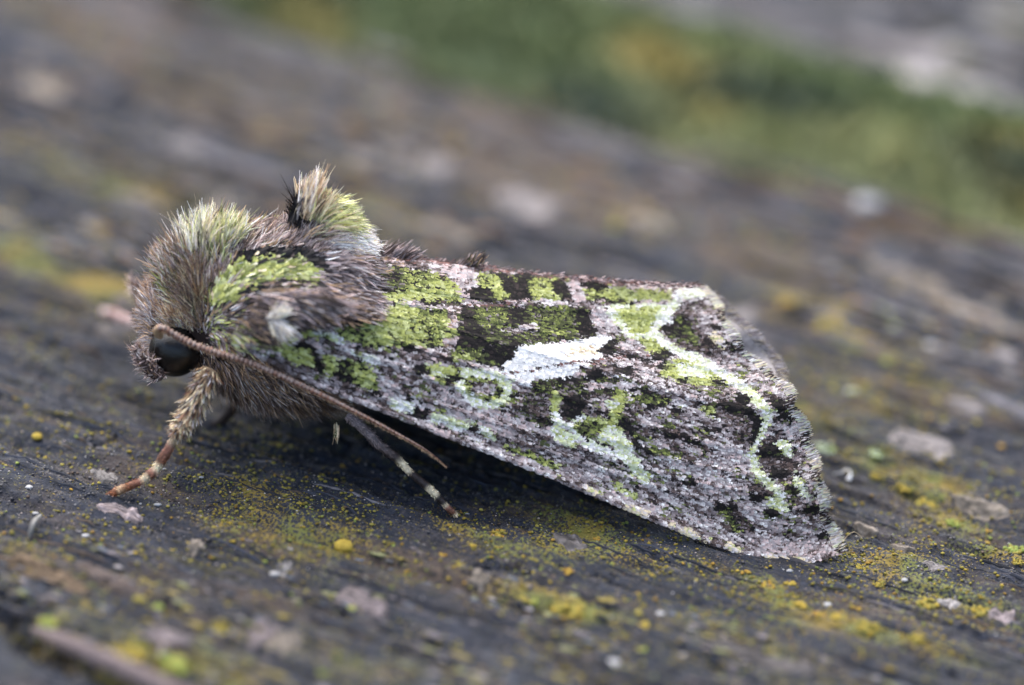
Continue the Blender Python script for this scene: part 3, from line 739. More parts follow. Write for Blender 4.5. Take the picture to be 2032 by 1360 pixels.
def build_wings():
    nu, nv = 150, 60
    uu, vv = np.meshgrid(np.linspace(0, 1, nu), np.linspace(0, 1, nv), indexing='ij')
    P, px = wing_at(uu, vv)
    col = mix_colour(wing_class(px[..., 0], px[..., 1], 2), rng) * .6
    e0 = wing_frame(uu, vv)[4]
    edge = np.minimum(np.minimum(vv, 1 - vv) / .03, np.minimum(uu, 1 - uu) / .02).clip(0, 1)[..., None]
    under = P - e0 * (.015 + .06 * edge)
    V = np.concatenate([P.reshape(-1, 3), under.reshape(-1, 3)])
    F1 = grid_faces(nu, nv); n0 = nu * nv
    idx = np.arange(n0).reshape(nu, nv)
    rim = np.concatenate([idx[:, 0], idx[-1, 1:], idx[-2::-1, -1], idx[0, -2:0:-1]])
    nx = np.roll(rim, -1)
    F = [F1, F1[:, ::-1] + n0, np.stack([rim, rim + n0, nx + n0, nx], 1)]
    C = np.concatenate([col.reshape(-1, 3), np.repeat([BRN], n0, 0)])
    # scales in staggered rows, tips towards the margin
    NU = 290
    us, vs = [], []
    for i in range(NU):
        u0 = i / (NU - 1)
        a = wing_px(np.array([u0]), np.array([0.]))[0]; b_ = wing_px(np.array([u0]), np.array([1.]))[0]
        k = int(np.linalg.norm(b_ - a) / 3.9)
        v0 = (np.arange(k) + .5 * (i % 2) + .25) / k
        vs.append(v0); us.append(np.full(k, u0))
    u = np.concatenate(us); v = np.concatenate(vs)
    u = np.clip(u + rng.normal(0, .0016, u.shape), 0, 1); v = np.clip(v + rng.normal(0, .003, v.shape), .001, .999)
    P, px, du, dv, n = wing_frame(u, v)
    k = len(u)
    fine = np.clip(1.12 - .35 * u, .7, 1.1)
    L = (.145 * fine * rng.uniform(.8, 1.25, k))[:, None]; Wd = (.050 * fine * rng.uniform(.8, 1.25, k))[:, None]
    ang = rng.normal(0, .13, k)[:, None]
    d = unit(du * np.cos(ang) + dv * np.sin(ang)); s = unit(np.cross(n, d))
    tilt = rng.uniform(.05, .17, k)[:, None]
    d2 = unit(d + n * tilt); roll = rng.normal(0, .08, k)[:, None]; s = unit(s + n * roll)
    B = P - d * L * .45 + n * .012
    prof = [(0, .45), (.30, .95), (.72, 1.08), (.95, .80), (1.02, .0), (.95, -.80), (.72, -1.08), (.30, -.95), (0, -.45)]
    sv = np.stack([B + d2 * L * a + s * Wd * b_ - n * (abs(b_) ** 2) * .012 - n * L * .10 * a * a for a, b_ in prof], 1)
    cc = mix_colour(wing_class(px[:, 0], px[:, 1]), rng) * rng.uniform(.80, 1.20, k)[:, None]
    SF = np.arange(9 * k).reshape(k, 9)
    tip = np.array([.82, .9, 1, 1.06, 1.08, 1.06, 1, .9, .82])
    SC = (cc[:, None] * tip[None, :, None]).reshape(-1, 3); SV = sv.reshape(-1, 3)
    # fringe of long pale scales along the margin, tufted between the veins
    m_ = 6500
    v = rng.random(m_); u = 1 - rng.random(m_) * .012
    P2, px2, du2, dv2, n2 = wing_frame(u, v)
    lob = .72 + .28 * np.abs(np.sin(v * np.pi * 8))
    L = (.33 * lob * rng.uniform(.6, 1.2, m_))[:, None]; Wd = rng.uniform(.012, .024, m_)[:, None]
    d = unit(du2 + dv2 * rng.normal(.0, .12, m_)[:, None] + n2 * rng.normal(.05, .10, m_)[:, None]); s = unit(np.cross(n2, d))
    fs = np.stack([P2 - d * .05 + s * Wd * .7, P2 + d * L * .6 + s * Wd, P2 + d * L, P2 + d * L * .6 - s * Wd, P2 - d * .05 - s * Wd * .7], 1)
    check = (np.sin(v * np.pi * 16 + 2) + rng.normal(0, .5, m_)) > .6
    pool = np.array([PAL, CRM, MINT, LIL, GRY, WHT]); fc = pool[rng.choice(6, m_, p=[.28, .18, .2, .14, .12, .08])]
    fc[check] = np.array([DBR, BRN, BLK])[rng.integers(0, 3, check.sum())]
    fc = fc * rng.uniform(.7, 1.1, m_)[:, None]
    FF = np.arange(5 * m_).reshape(m_, 5)
    # the other wing is the mirror image, tucked a little lower and further forward
    def other(A):
        B = mirror(A) - AX * 1.9; B[..., 2] -= .3 + .45 * np.clip(((B - A0) @ AX) / 5, 0, 1)
        k = np.clip((-3.0 - (B - A0) @ AX) / 4, 0, 1)
        B[..., 2] -= 2.4 * k; return B - AN * (1.3 * k)[..., None]
    base = [('near', lambda A: A), ('far', other)]
    for nm, f in base:
        flip = nm == 'far'
        fx = lambda a: a[:, ::-1] if flip else a
        o = f(P[len(P) // 2])
        w = mesh_obj('forewing', f(V), [fx(x) for x in F], M_wing, moth, col=C, origin=f(MOTH_O))
        w['label'] = ('forewing facing the lens, lime green and black with a white kidney-shaped spot' if nm == 'near' else 'forewing on the other side, its fringe showing behind the margin')
        tag(mesh_obj('wing_scales', f(SV), fx(SF), M_scale, w, col=SC, smooth=False, origin=f(MOTH_O)), None, None, None, 'stuff')
        tag(mesh_obj('wing_fringe', f(fs.reshape(-1, 3)), fx(FF), M_scale, w, col=np.repeat(fc, 5, 0), smooth=False, origin=f(MOTH_O)), None, None, None, 'stuff')
build_wings()
def build_hindwing():
    """hind wing folded below the forewing, its pale fringe showing past the margin"""
    rim = [(1310, 590), (1395, 585), (1440, 622), (1484, 660), (1512, 694), (1536, 722), (1540, 752), (1500, 800), (1440, 860)]
    nu, nv = 30, 40
    t, v = np.meshgrid(np.linspace(0, 1, nu), np.linspace(0, 1, nv), indexing='ij')
    r_ = curve(rim, v); root = np.array([800., 620.]) + v[..., None] * np.array([40., 120.])
    p = root + (r_ - root) * t[..., None]
    X = (p[..., 0] - 1016) / PXMM
    top = axis_y(X); bot = -1.75 - .07 * (X + 10); vv = np.clip((p[..., 1] - 566) / 520, 0, 1)
    Y = top + (bot - top) * vv + .25 + .5 * np.sin(np.pi * t) + .10 * np.sin(v * 25)
    P = on_y(p[..., 0], p[..., 1], Y)
    c = (PAL * .75)[None, None] * (.7 + .5 * fbm(p[..., 0] / 9, p[..., 1] / 9, 77, 2))[..., None]
    V = np.concatenate([P.reshape(-1, 3), P.reshape(-1, 3) + AN * .03]); F = grid_faces(nu, nv)
    k = 2600; v = rng.random(k); r_ = curve(rim, v); d2 = r_ - np.array([820., 660.]); d2 = unit(d2)
    X = (r_[:, 0] - 1016) / PXMM; top = axis_y(X); bot = -1.75 - .07 * (X + 10); vv = np.clip((r_[:, 1] - 566) / 520, 0, 1)
    R = on_y(r_[:, 0], r_[:, 1], top + (bot - top) * vv + .25 + .10 * np.sin(v * 25))
    d = unit(d2[:, :1] * RV - d2[:, 1:] * UV + rng.normal(0, .14, (k, 3))); s_ = unit(np.cross(d, np.array([0, -.8, .6]))); L = rng.uniform(.18, .46, k)[:, None]; w = rng.uniform(.009, .018, k)[:, None]
    fv = np.stack([R - d * .06 + s_ * w, R + d * L * .6 + s_ * w, R + d * L, R + d * L * .6 - s_ * w, R - d * .06 - s_ * w], 1).reshape(-1, 3)
    fc = np.array([PAL, CRM, LIL, GRY, BRN])[rng.choice(5, k, p=[.3, .2, .2, .2, .1])] * rng.uniform(.7, 1.05, k)[:, None]
    for f in (lambda A: A, lambda A: mirror(A) - AX * 1.9 - np.array([0, 0, .6])):
        h = mesh_obj('hindwing', f(V), [F, F[:, ::-1] + nu * nv], M_wing, moth, col=np.concatenate([c.reshape(-1, 3)] * 2), origin=MOTH_O)
        tag(mesh_obj('wing_fringe', f(fv), np.arange(5 * k).reshape(k, 5), M_scale, h, col=np.repeat(fc, 5, 0), smooth=False, origin=MOTH_O), None, None, None, 'stuff')
build_hindwing()

# depth of the near wing seen from the lens side, used to keep body hair from growing through it
WY = np.full((340, 508), 1e9)
_u, _v = np.meshgrid(np.linspace(0, 1, 700), np.linspace(0, 1, 400), indexing='ij')
_P, _p = wing_at(_u, _v, False)
WY[np.clip(_p[..., 1] / 4, 0, 339).astype(int), np.clip(_p[..., 0] / 4, 0, 507).astype(int)] = _P[..., 1]

# --- body: one continuous surface, head to tip of abdomen
SEC = np.array([(-12.75, 4.5, .12, .12, .12), (-12.45, 4.55, .9, .9, .9), (-11.8, 4.6, 1.5, 1.5, 1.5), (-11.3, 4.7, 1.9, 1.6, 1.65), (-10.6, 4.8, 2.6, 2.0, 2.1),
                (-9.6, 4.8, 2.85, 2.8, 2.6), (-8.4, 4.8, 3.2, 3.1, 2.8), (-7.3, 4.8, 3.85, 3.2, 2.8), (-6.5, 4.7, 4.05, 3.0, 2.6), (-5.7, 4.4, 3.5, 2.5, 2.3),
                (-4.5, 4.0, 2.2, 2.1, 1.8), (-3, 3.5, 1.9, 1.8, 1.6), (0, 3.0, 1.5, 1.5, 1.4), (3, 2.4, 1.0, 1.1, 1.0), (5, 2.0, .5, .5, .5), (5.5, 1.9, .08, .08, .08)])
def body_at(t, th):
    c = curve(SEC, t)
    sn = np.sin(th); cs = np.cos(th)
    z = c[..., 1] + np.where(sn > 0, c[..., 2], c[..., 3]) * sn
    pinch = np.interp(c[..., 0], [-9, -7, -6, -5], [0, .5, .5, 0])
    l = c[..., 4] * cs * (1 - pinch * np.clip(sn, 0, 1) ** 2)
    return local(c[..., 0], l, z)
nb, mb = 110, 48
tt, th = np.meshgrid(np.linspace(0, 1, nb), np.linspace(0, 2 * np.pi, mb, endpoint=False), indexing='ij')
BV = body_at(tt, th)
bcol = (DBR * .8)[None] * (0.8 + .5 * fbm(tt.ravel() * 60, th.ravel() * 6, 5, 2))[:, None]
body = mesh_obj('body', BV.reshape(-1, 3), [grid_faces(nb, mb, True), np.arange(mb)[None, ::-1], ((nb - 1) * mb + np.arange(mb))[None]], M_body, moth, col=bcol, origin=MOTH_O)

# --- hair
GUIDE = np.array([
    (300, 640, -32, -14), (320, 610, -30, -28), (335, 590, -22, -38), (298, 672, -20, 6), (350, 640, -20, -30), (300, 700, -10, 18), (290, 660, -26, 0), (330, 640, -22, -22),
    (375, 610, -38, -78), (348, 592, -42, -62), (395, 610, -14, -80), (400, 570, -14, -70), (355, 545, -38, -48), (335, 540, -26, -42), (390, 650, -20, -60), (365, 570, -36, -62),
    (400, 492, -14, -80), (430, 482, 4, -62), (462, 472, 14, -48), (378, 505, -16, -68), (410, 520, -8, -60), (440, 510, 10, -50),
    (480, 490, 34, -36), (540, 455, 40, -32), (520, 500, 46, -28), (575, 485, 46, -26), (450, 540, 26, -42), (500, 460, 34, -32), (560, 515, 48, -16),
    (585, 450, 10, -84), (600, 430, 14, -100), (615, 440, 24, -92), (640, 450, 56, -52), (662, 470, 62, -22), (685, 480, 52, 6), (590, 470, 16, -60), (640, 480, 58, -36), (620, 420, 18, -92), (660, 440, 60, -34), (690, 450, 50, -6),
    (640, 515, 58, 2), (680, 530, 56, 12), (620, 560, 64, 16), (720, 510, 40, 6), (700, 560, 44, 22),
    (440, 605, 22, -36), (430, 580, 22, -40), (470, 572, 36, -22), (520, 545, 44, -8), (580, 548, 50, 6), (620, 585, 62, 12), (520, 590, 54, 6), (470, 600, 36, -12), (560, 600, 58, 10),
    (430, 665, 18, 22), (440, 635, 30, -6), (500, 640, 42, 10), (540, 640, 34, 16), (410, 640, 14, -24), (470, 660, 34, 20),
    (430, 750, 12, 28), (500, 780, 16, 30), (560, 800, 20, 26), (640, 810, 30, 14), (600, 770, 30, 16), (480, 725, 24, 16), (540, 740, 26, 14), (700, 815, 30, 8), (470, 810, 12, 26),
    (380, 740, 4, 24), (400, 690, 6, 20), (340, 760, -6, 18)], float)
H_MIX = {   # region: (polygon, pigments, length factor, width mm)
    'frons':  ([(270, 580), (330, 560), (380, 640), (330, 680), (310, 740), (265, 740)], [(GRY, 2.2), (TAN, 3.2), (BRN, 1.4), (PAL, 2.6), (DBR, .5)], 1.0, .02),
    'face':   ([(265, 660), (315, 675), (312, 712), (270, 720)], [(PAL, 4), (LIL, 2), (GRY, 1)], .9, .028),
    'collar': ([(300, 480), (360, 505), (400, 540), (420, 620), (400, 690), (350, 640), (325, 580)], [(BRN, 2.4), (GRY, 1.6), (TAN, 2.8), (DBR, 1.2), (PAL, 1.7), (CRM, 1), (GGY, 1)], 1.0, .026),
    'collargreen': ([(330, 525), (385, 540), (375, 610), (345, 590)], [(LEAF, 1.6), (BLK, 1.6), (OLIV, 1.6), (LIME2, .7), (TAN, 1.4), (GRY, 1.4)], 1.0, .03),
    'front':  ([(355, 470), (470, 430), (490, 480), (440, 530), (370, 530)], [(GGY, 2), (CRM, 2.8), (LIME2, 1.5), (OLIV, .9), (PAL, 2.2), (DBR, 1.0), (TAN, 1.4)], 1.1, .034),
    'dorsum': ([(430, 540), (470, 470), (560, 420), (600, 480), (660, 520), (600, 540), (500, 540)], [(LIL, 2.2), (GRY, 2.2), (BRN, 2.4), (DBR, 1.6), (PNK, 1.2), (PAL, .9), (OLIV, .4), (TAN, .8)], .85, .026),
    'crestblack': ([(572, 400), (603, 392), (612, 470), (578, 472)], [(BLK, 6), (DBR, 2)], .8, .034),
    'crest':  ([(600, 380), (660, 400), (660, 480), (612, 480), (604, 440)], [(CRM, 2.6), (TAN, 2.6), (BRN, 1.2), (PAL, 1.4), (OLIV, .7), (GGY, 1)], .6, .028),
    'crestgreen': ([(636, 400), (740, 410), (740, 470), (650, 470)], [(GGY, 2), (LIME2, 2.6), (LIME, 1.0), (CRM, 1.8), (OLIV, .5)], .6, .028),
    'crestwhite': ([(650, 462), (740, 450), (735, 520), (665, 512)], [(PAL, 3), (WHT, 2.6), (CRM, 2.0), (GRY, .8)], .6, .026),
    'behind': ([(600, 510), (740, 505), (740, 620), (640, 600), (600, 540)], [(LIL, 2.2), (GRY, 2.2), (BRN, 2.4), (PNK, 1.6), (PAL, 1.2), (DBR, .8), (TAN, .8)], .7, .024),
    'tegula': ([(425, 560), (640, 535), (740, 590), (730, 625), (600, 640), (430, 640)], [(BRN, 2.4), (GRY, 2), (TAN, 1.6), (PNK, 1.2), (DBR, 1.3), (PAL, .6)], .95, .028),
    'dark':   ([(480, 612), (700, 604), (720, 630), (560, 650), (490, 640)], [(BLK, 3), (DBR, 3), (BRN, 1)], .8, .03),  # shade beneath the shoulder flap, put into the hair colour
    'shouldergreen': ([(416, 604), (430, 566), (470, 528), (525, 510), (590, 516), (628, 536), (618, 554), (540, 552), (486, 566), (458, 596), (432, 610)], [(LIME, 4), (LIME2, 3), (LEAF, 1.2), (CRM, .5)], .62, .05),
    'shoulderblack': ([(456, 520), (520, 500), (600, 502), (640, 520), (640, 532), (585, 520), (525, 514), (475, 528)], [(BLK, 5), (DBR, 1)], .6, .046),
    'spots':  ([(470, 580), (540, 560), (640, 556), (620, 580), (540, 584), (480, 604)], [(BLK, 4), (BRN, 1.4), (LIME, 1.6), (TAN, .8)], .6, .044),
    'lowergreen': ([(404, 624), (470, 616), (486, 650), (470, 690), (424, 700), (408, 660)], [(LIME, 1.3), (LEAF, .8), (LIME2, 1.2), (GRY, 3), (BRN, 2.4), (BLK, .9), (PAL, 1.2), (TAN, 1.4)], .9, .034),
    'chest':  ([(400, 690), (700, 790), (760, 850), (560, 870), (420, 820), (380, 760)], [(BRN, 3), (DBR, 2.2), (GRY, 2.0), (TAN, 2.0), (BLK, .8), (PAL, .8)], 1.45, .022),
}
HN = list(H_MIX)
GROUPS = {'crest_tuft': ('crestblack', 'crest', 'crestgreen', 'crestwhite'), 'collar_tuft': ('collar', 'collargreen', 'front'), 'shoulder_tuft': ('tegula', 'dark', 'shouldergreen', 'shoulderblack', 'spots', 'lowergreen')}

def strands(root, dirn, L, Wd, col, nrm, bend, segs=3, tipc=1.25, blunt=False):
    """tapered hair-scales; returns V, F list, C"""
    k = len(root)
    cx, cy = project(root); cx = np.floor((cx + 5 * np.sin(cy / 9)) / 13); cy = np.floor((cy + 5 * np.sin(cx * 7)) / 13)
    clump = np.stack([hash2(cx, cy, q_) - .5 for q_ in (1, 2, 3)], -1)
    if k > 60 and not blunt: dirn = unit(dirn + .32 * clump); bend = bend + .25 * clump[:, ::-1]; col = col * (.78 + .44 * hash2(cx, cy, 4))[:, None]
    L = L * (.88 + .22 * hash2(cx, cy, 5)) if k > 60 else L
    tipc = tipc * rng.uniform(.8, 1.35, k)[:, None]
    col = np.minimum(col * np.array([1.10, 1.06, 1.02]), .88)
    s = unit(np.cross(dirn, nrm) + rng.normal(0, .25, (k, 3)) + 1e-6)
    V = []; C = []
    wprof = [.6, .95, 1.1, 1.0] if blunt else [.6, 1.0, .85, .28]
    for i in range(segs + 1):
        a = i / segs
        c = root + dirn * (L * a)[:, None] + bend * (L * a * a)[:, None]
        w = (Wd * wprof[i])[:, None]
        V += [c - s * w, c + s * w]
        f = .85 + (tipc - .85) * a
        C += [col * f, col * f]
    V = np.stack(V, 1); C = np.stack(C, 1); nvx = 2 * (segs + 1)
    base = (np.arange(k) * nvx)[:, None]
    F = np.concatenate([base + np.array([[2 * i, 2 * i + 1, 2 * i + 3, 2 * i + 2]]) for i in range(segs)])
    return V.reshape(-1, 3), F, C.reshape(-1, 3)

def build_fur():
    n = 300000
    t = rng.random(n) * .66; a = rng.random(n) * 2 * np.pi
    e = 1e-3
    P = body_at(t, a); Pt = body_at(t + e, a) - P; Pa = body_at(t, a + e) - P
    N_ = np.cross(Pa, Pt); area = np.linalg.norm(N_, axis=1); N_ = unit(N_)
    ctr = local(curve(SEC, t)[:, 0], np.zeros(n), curve(SEC, t)[:, 1]); N_ *= np.sign(((P - ctr) * N_).sum(1))[:, None]
    keep = rng.random(n) < area / np.percentile(area, 98)
    P = P[keep]; N_ = N_[keep]
    far = ((P - A0) @ AN) > 0
    Q = P.copy(); Q[far] = mirror(P[far]); NQ = N_.copy(); k = NQ[far] @ AN; NQ[far] = NQ[far] - 2 * k[:, None] * AN
    x, y = project(Q)
    # direction from the guides
    D = np.zeros((len(Q), 2)); Wt = np.zeros(len(Q))
    for gx, gy, dx, dy in GUIDE:
        w = 1 / (((x - gx) ** 2 + (y - gy) ** 2) / 400 + .3) ** 2
        D[:, 0] += w * dx; D[:, 1] += w * dy; Wt += w
    D /= Wt[:, None]
    cls = np.full(len(Q), -1)
    jx = x + rng.normal(0, 5, len(x)); jy = y + rng.normal(0, 5, len(x))
    for i, kx in enumerate(HN): cls[inside(H_MIX[kx][0], jx, jy)] = i
    cls[cls < 0] = HN.index('dorsum')
    chest = (y > 700) & (cls == HN.index('dorsum')); cls[chest] = HN.index('chest')
    # no hair under the wing, none where the eye is
    wy = WY[np.clip(y / 4, 0, 339).astype(int), np.clip(x / 4, 0, 507).astype(int)]
    ok = ~((Q[:, 1] > wy - .02) & (wy < 1e8) & (x > 640))
    ok &= ~(np.hypot(x - 345, y - 697) < 44) & (x < 830)
    Q, NQ, D, cls, far, x, y = (A[ok] for A in (Q, NQ, D, cls, far, x, y))
    kx = len(Q)
    L = np.linalg.norm(D, axis=1) / PXMM
    t3 = D[:, :1] * RV - D[:, 1:] * UV; t3 = unit(t3)
    lift = rng.uniform(.12, .42, kx)
    crest = np.isin(cls, [HN.index(c) for c in GROUPS['crest_tuft']] + [HN.index('front')])
    flatc = np.isin(cls, [HN.index(c) for c in ('shouldergreen', 'shoulderblack', 'spots', 'lowergreen', 'tegula')])
    lift[flatc] = np.maximum(lift[flatc] * .6, .16); lift[crest] *= .5
    tang = unit(t3 - (t3 * NQ).sum(1)[:, None] * NQ * np.where(crest, .0, .75)[:, None])
    d = unit(tang + NQ * lift[:, None] + rng.normal(0, .10, (kx, 3)))
    lf = np.array([H_MIX[c][2] for c in HN])[cls]; wd = np.array([H_MIX[c][3] for c in HN])[cls]
    L = L * lf * rng.uniform(.35, .95, kx); wd = wd * rng.uniform(.4, .9, kx)
    col = np.zeros((kx, 3))
    for i, c in enumerate(HN):
        mk = cls == i
        if mk.any():
            cs = np.array([q[0] for q in H_MIX[c][1]]); w = np.array([q[1] for q in H_MIX[c][1]], float)
            col[mk] = cs[rng.choice(len(cs), mk.sum(), p=w / w.sum())]
    col *= rng.uniform(.95, 1.6, kx)[:, None]
    bend = rng.normal(0, .22, (kx, 3)) + np.array([.06, 0, -.05]) - NQ * np.where(np.isin(cls, [HN.index(c) for c in ('shouldergreen', 'shoulderblack', 'spots', 'lowergreen')]), .0, .08)[:, None]
    bend[np.isin(cls, [HN.index('crestgreen'), HN.index('crestwhite')])] += np.array([.22, 0, -.28])
    rt = Q - NQ * .05
    for A in (rt, ):
        A[far] = mirror(A[far])
    for A in (d, bend, NQ):
        k = A[far] @ AN; A[far] = A[far] - 2 * k[:, None] * AN
    for nm in ['fur'] + list(GROUPS):
        ids = [HN.index(c) for c in GROUPS[nm]] if nm in GROUPS else [i for i, c in enumerate(HN) if not any(c in g for g in GROUPS.values())]
        mk = np.isin(cls, ids)
        V, F, C = strands(rt[mk], d[mk], L[mk], wd[mk], col[mk], NQ[mk], bend[mk])
        o = mesh_obj(nm, V, F, M_hair, body if nm == 'fur' else moth, col=C, origin=MOTH_O)
        o['kind'] = 'stuff'
    return kx
n_hair = build_fur()

def hair_on(name, parent, roots_px, guide, spread, mixc, n, L, wd, depth_y, nrm=(0, -.8, .6), jitter=(6, 6), bend=(0, 0, -.1), side=None):
    """a tuft: roots scattered round photo points at a given depth, mirrored when side is 'far'"""
    r_ = np.array(roots_px, float); t = rng.random(n); k = curve(r_, t) if len(r_) > 1 else np.repeat(r_, n, 0)
    k = k + rng.normal(0, 1, (n, 2)) * np.array(jitter)
    Y = depth_y + rng.normal(0, .08, n)
    P = on_y(k[:, 0], k[:, 1], Y)
    g = np.array(guide, float); g = curve(g, t) if len(g) > 1 else np.repeat(g, n, 0)
    D = unit(g[:, :1] * RV - g[:, 1:] * UV); d = unit(D + rng.normal(0, spread, (n, 3)))
    cs = np.array([q[0] for q in mixc]); w = np.array([q[1] for q in mixc], float)
    col = cs[rng.choice(len(cs), n, p=w / w.sum())] * rng.uniform(.75, 1.2, n)[:, None]
    V, F, C = strands(P, d, L * rng.uniform(.55, 1.1, n), wd * rng.uniform(.7, 1.2, n), col, np.repeat([unit(np.array(nrm, float))], n, 0), np.repeat([bend], n, 0) + rng.normal(0, .08, (n, 3)))
    o = mesh_obj(name, V, F, M_hair, parent, col=C, origin=MOTH_O); o['kind'] = 'stuff'
    return o
BY = np.full((340, 508), 1e9)
_t, _a = np.meshgrid(np.linspace(0, 1, 900), np.linspace(0, 2 * np.pi, 500), indexing='ij')
_P = body_at(_t, _a).reshape(-1, 3); _x, _y = project(_P)
np.minimum.at(BY, (np.clip(_y / 4, 0, 339).astype(int), np.clip(_x / 4, 0, 507).astype(int)), _P[:, 1])
FY = np.minimum(BY, WY)
def guide_at(x, y):
    D = np.zeros((len(x), 2)); Wt = np.zeros(len(x))
    for gx, gy, dx, dy in GUIDE:
        w = 1 / (((x - gx) ** 2 + (y - gy) ** 2) / 400 + .3) ** 2
        D[:, 0] += w * dx; D[:, 1] += w * dy; Wt += w
    return D / Wt[:, None]
def cover(name, cls, n, lf, wd, off=.05, tipc=1.2, blunt=False):
    """overlapping hair scales of one region laid over whatever surface faces the near side there"""
    poly, mixc = np.array(H_MIX[cls][0], float), H_MIX[cls][1]
    lo, hi = poly.min(0), poly.max(0); x = rng.uniform(lo[0], hi[0], n * 3); y = rng.uniform(lo[1], hi[1], n * 3)
    mk = inside(poly, x + rng.normal(0, 4, n * 3), y + rng.normal(0, 4, n * 3)); x, y = x[mk][:n], y[mk][:n]
    fy = FY[np.clip(y / 4, 0, 339).astype(int), np.clip(x / 4, 0, 507).astype(int)]
    mk = fy < 1e8; x, y, fy = x[mk], y[mk], fy[mk]; k = len(x)
    P = on_y(x, y, fy - off - rng.random(k) * .10); g = guide_at(x, y); L = np.linalg.norm(g, axis=1) / PXMM * lf
    d = unit(unit(g[:, :1] * RV - g[:, 1:] * UV) + np.array([0, -.12, .05]) + rng.normal(0, .05 if blunt else .11, (k, 3)))
    cs = np.array([q[0] for q in mixc]); w = np.array([q[1] for q in mixc])
    col = cs[rng.choice(len(cs), k, p=w / w.sum())] * rng.uniform(.85, 1.35, k)[:, None]
    return strands(P, d, L * rng.uniform(.6, 1.1, k), wd * rng.uniform(.7, 1.25, k), col, np.repeat([unit(np.array([-.1, -.8, .55]))], k, 0), rng.normal(0, .08, (k, 3)) + np.array([0, .06, -.05]), tipc=tipc, blunt=blunt)
def joined(name, parts, parent, label=None):
    V = []; F = []; C = []; o_ = 0
    for v_, f_, c_ in parts: V.append(v_); F.append(f_ + o_); C.append(c_); o_ += len(v_)
    o = mesh_obj(name, np.concatenate(V), np.concatenate(F), M_hair, parent, col=np.concatenate(C), origin=MOTH_O); o['kind'] = 'stuff'
    if label: o['label'] = label
    return o
joined('shoulder_tuft', [cover('', 'dark', 900, .8, .028, .02), cover('', 'tegula', 2600, .9, .024, .06), cover('', 'behind', 1500, .9, .024, .05), cover('', 'lowergreen', 900, .9, .034, .06),
    cover('', 'spots', 420, .42, .05, .14, 1.1, True), cover('', 'shouldergreen', 1000, .40, .056, .12, 1.05, True), cover('', 'shoulderblack', 330, .42, .052, .13, 1.1, True)], moth, 'near shoulder flap of lime green scales edged with black')
def crest():
    out = []
    for nn, roots, guide, mixc, wd, sp in (
        (620, [(594, 424), (616, 418)], [(24, -84), (22, -80)], [(CRM, 3), (PAL, 2), (TAN, 2), (BRN, .8)], .026, .06),
        (420, [(580, 452), (598, 408)], [(12, -30), (12, -36)], [(BLK, 6), (DBR, 1.5)], .034, .14),
        (1000, [(606, 432), (640, 432)], [(26, -56), (36, -44)], [(TAN, 2.2), (CRM, 3), (GGY, .8), (BRN, 1.4), (LIME2, .6), (OLIV, .4)], .022, .2),
        (1100, [(630, 436), (672, 452)], [(40, -40), (48, -18)], [(LIME2, 2.4), (GGY, 1.4), (LIME, .6), (CRM, 2.6), (OLIV, .4)], .022, .24),
        (1000, [(600, 470), (650, 470)], [(46, -36), (46, -26)], [(BRN, 2.2), (TAN, 2.4), (CRM, 1.4), (GRY, 1.4), (OLIV, .4), (DBR, .8)], .022, .2),
        (1000, [(640, 470), (676, 498)], [(48, -14), (40, 10)], [(PAL, 3), (WHT, 3), (CRM, 1.8), (GRY, .5)], .022, .2)):
        nn = int(nn * 1.4); wd = wd * .8
        t = rng.random(nn); k = curve(roots, t) + rng.normal(0, 1, (nn, 2)) * (5, 5); g = curve(guide, t)
        Y = axis_y(-6.5) + rng.normal(-.15, .42, nn)
        P = on_y(k[:, 0], k[:, 1] , Y); d = unit(unit(g[:, :1] * RV - g[:, 1:] * UV) + rng.normal(0, sp, (nn, 3)))
        cs = np.array([q[0] for q in mixc]); w = np.array([q[1] for q in mixc]); col = cs[rng.choice(len(cs), nn, p=w / w.sum())] * rng.uniform(.75, 1.2, nn)[:, None]
        b_ = rng.normal(0, .07, (nn, 3)) + (np.array([.2, 0, -.25]) if guide[0][0] >= 40 else np.array([.03, 0, -.02]))
        out.append(strands(P, d, np.linalg.norm(g, axis=1) / PXMM * rng.uniform(.6, .98, nn), wd * rng.uniform(.6, 1.25, nn), col, np.repeat([unit(np.array([-.2, -.9, .3]))], nn, 0), b_))
    return out
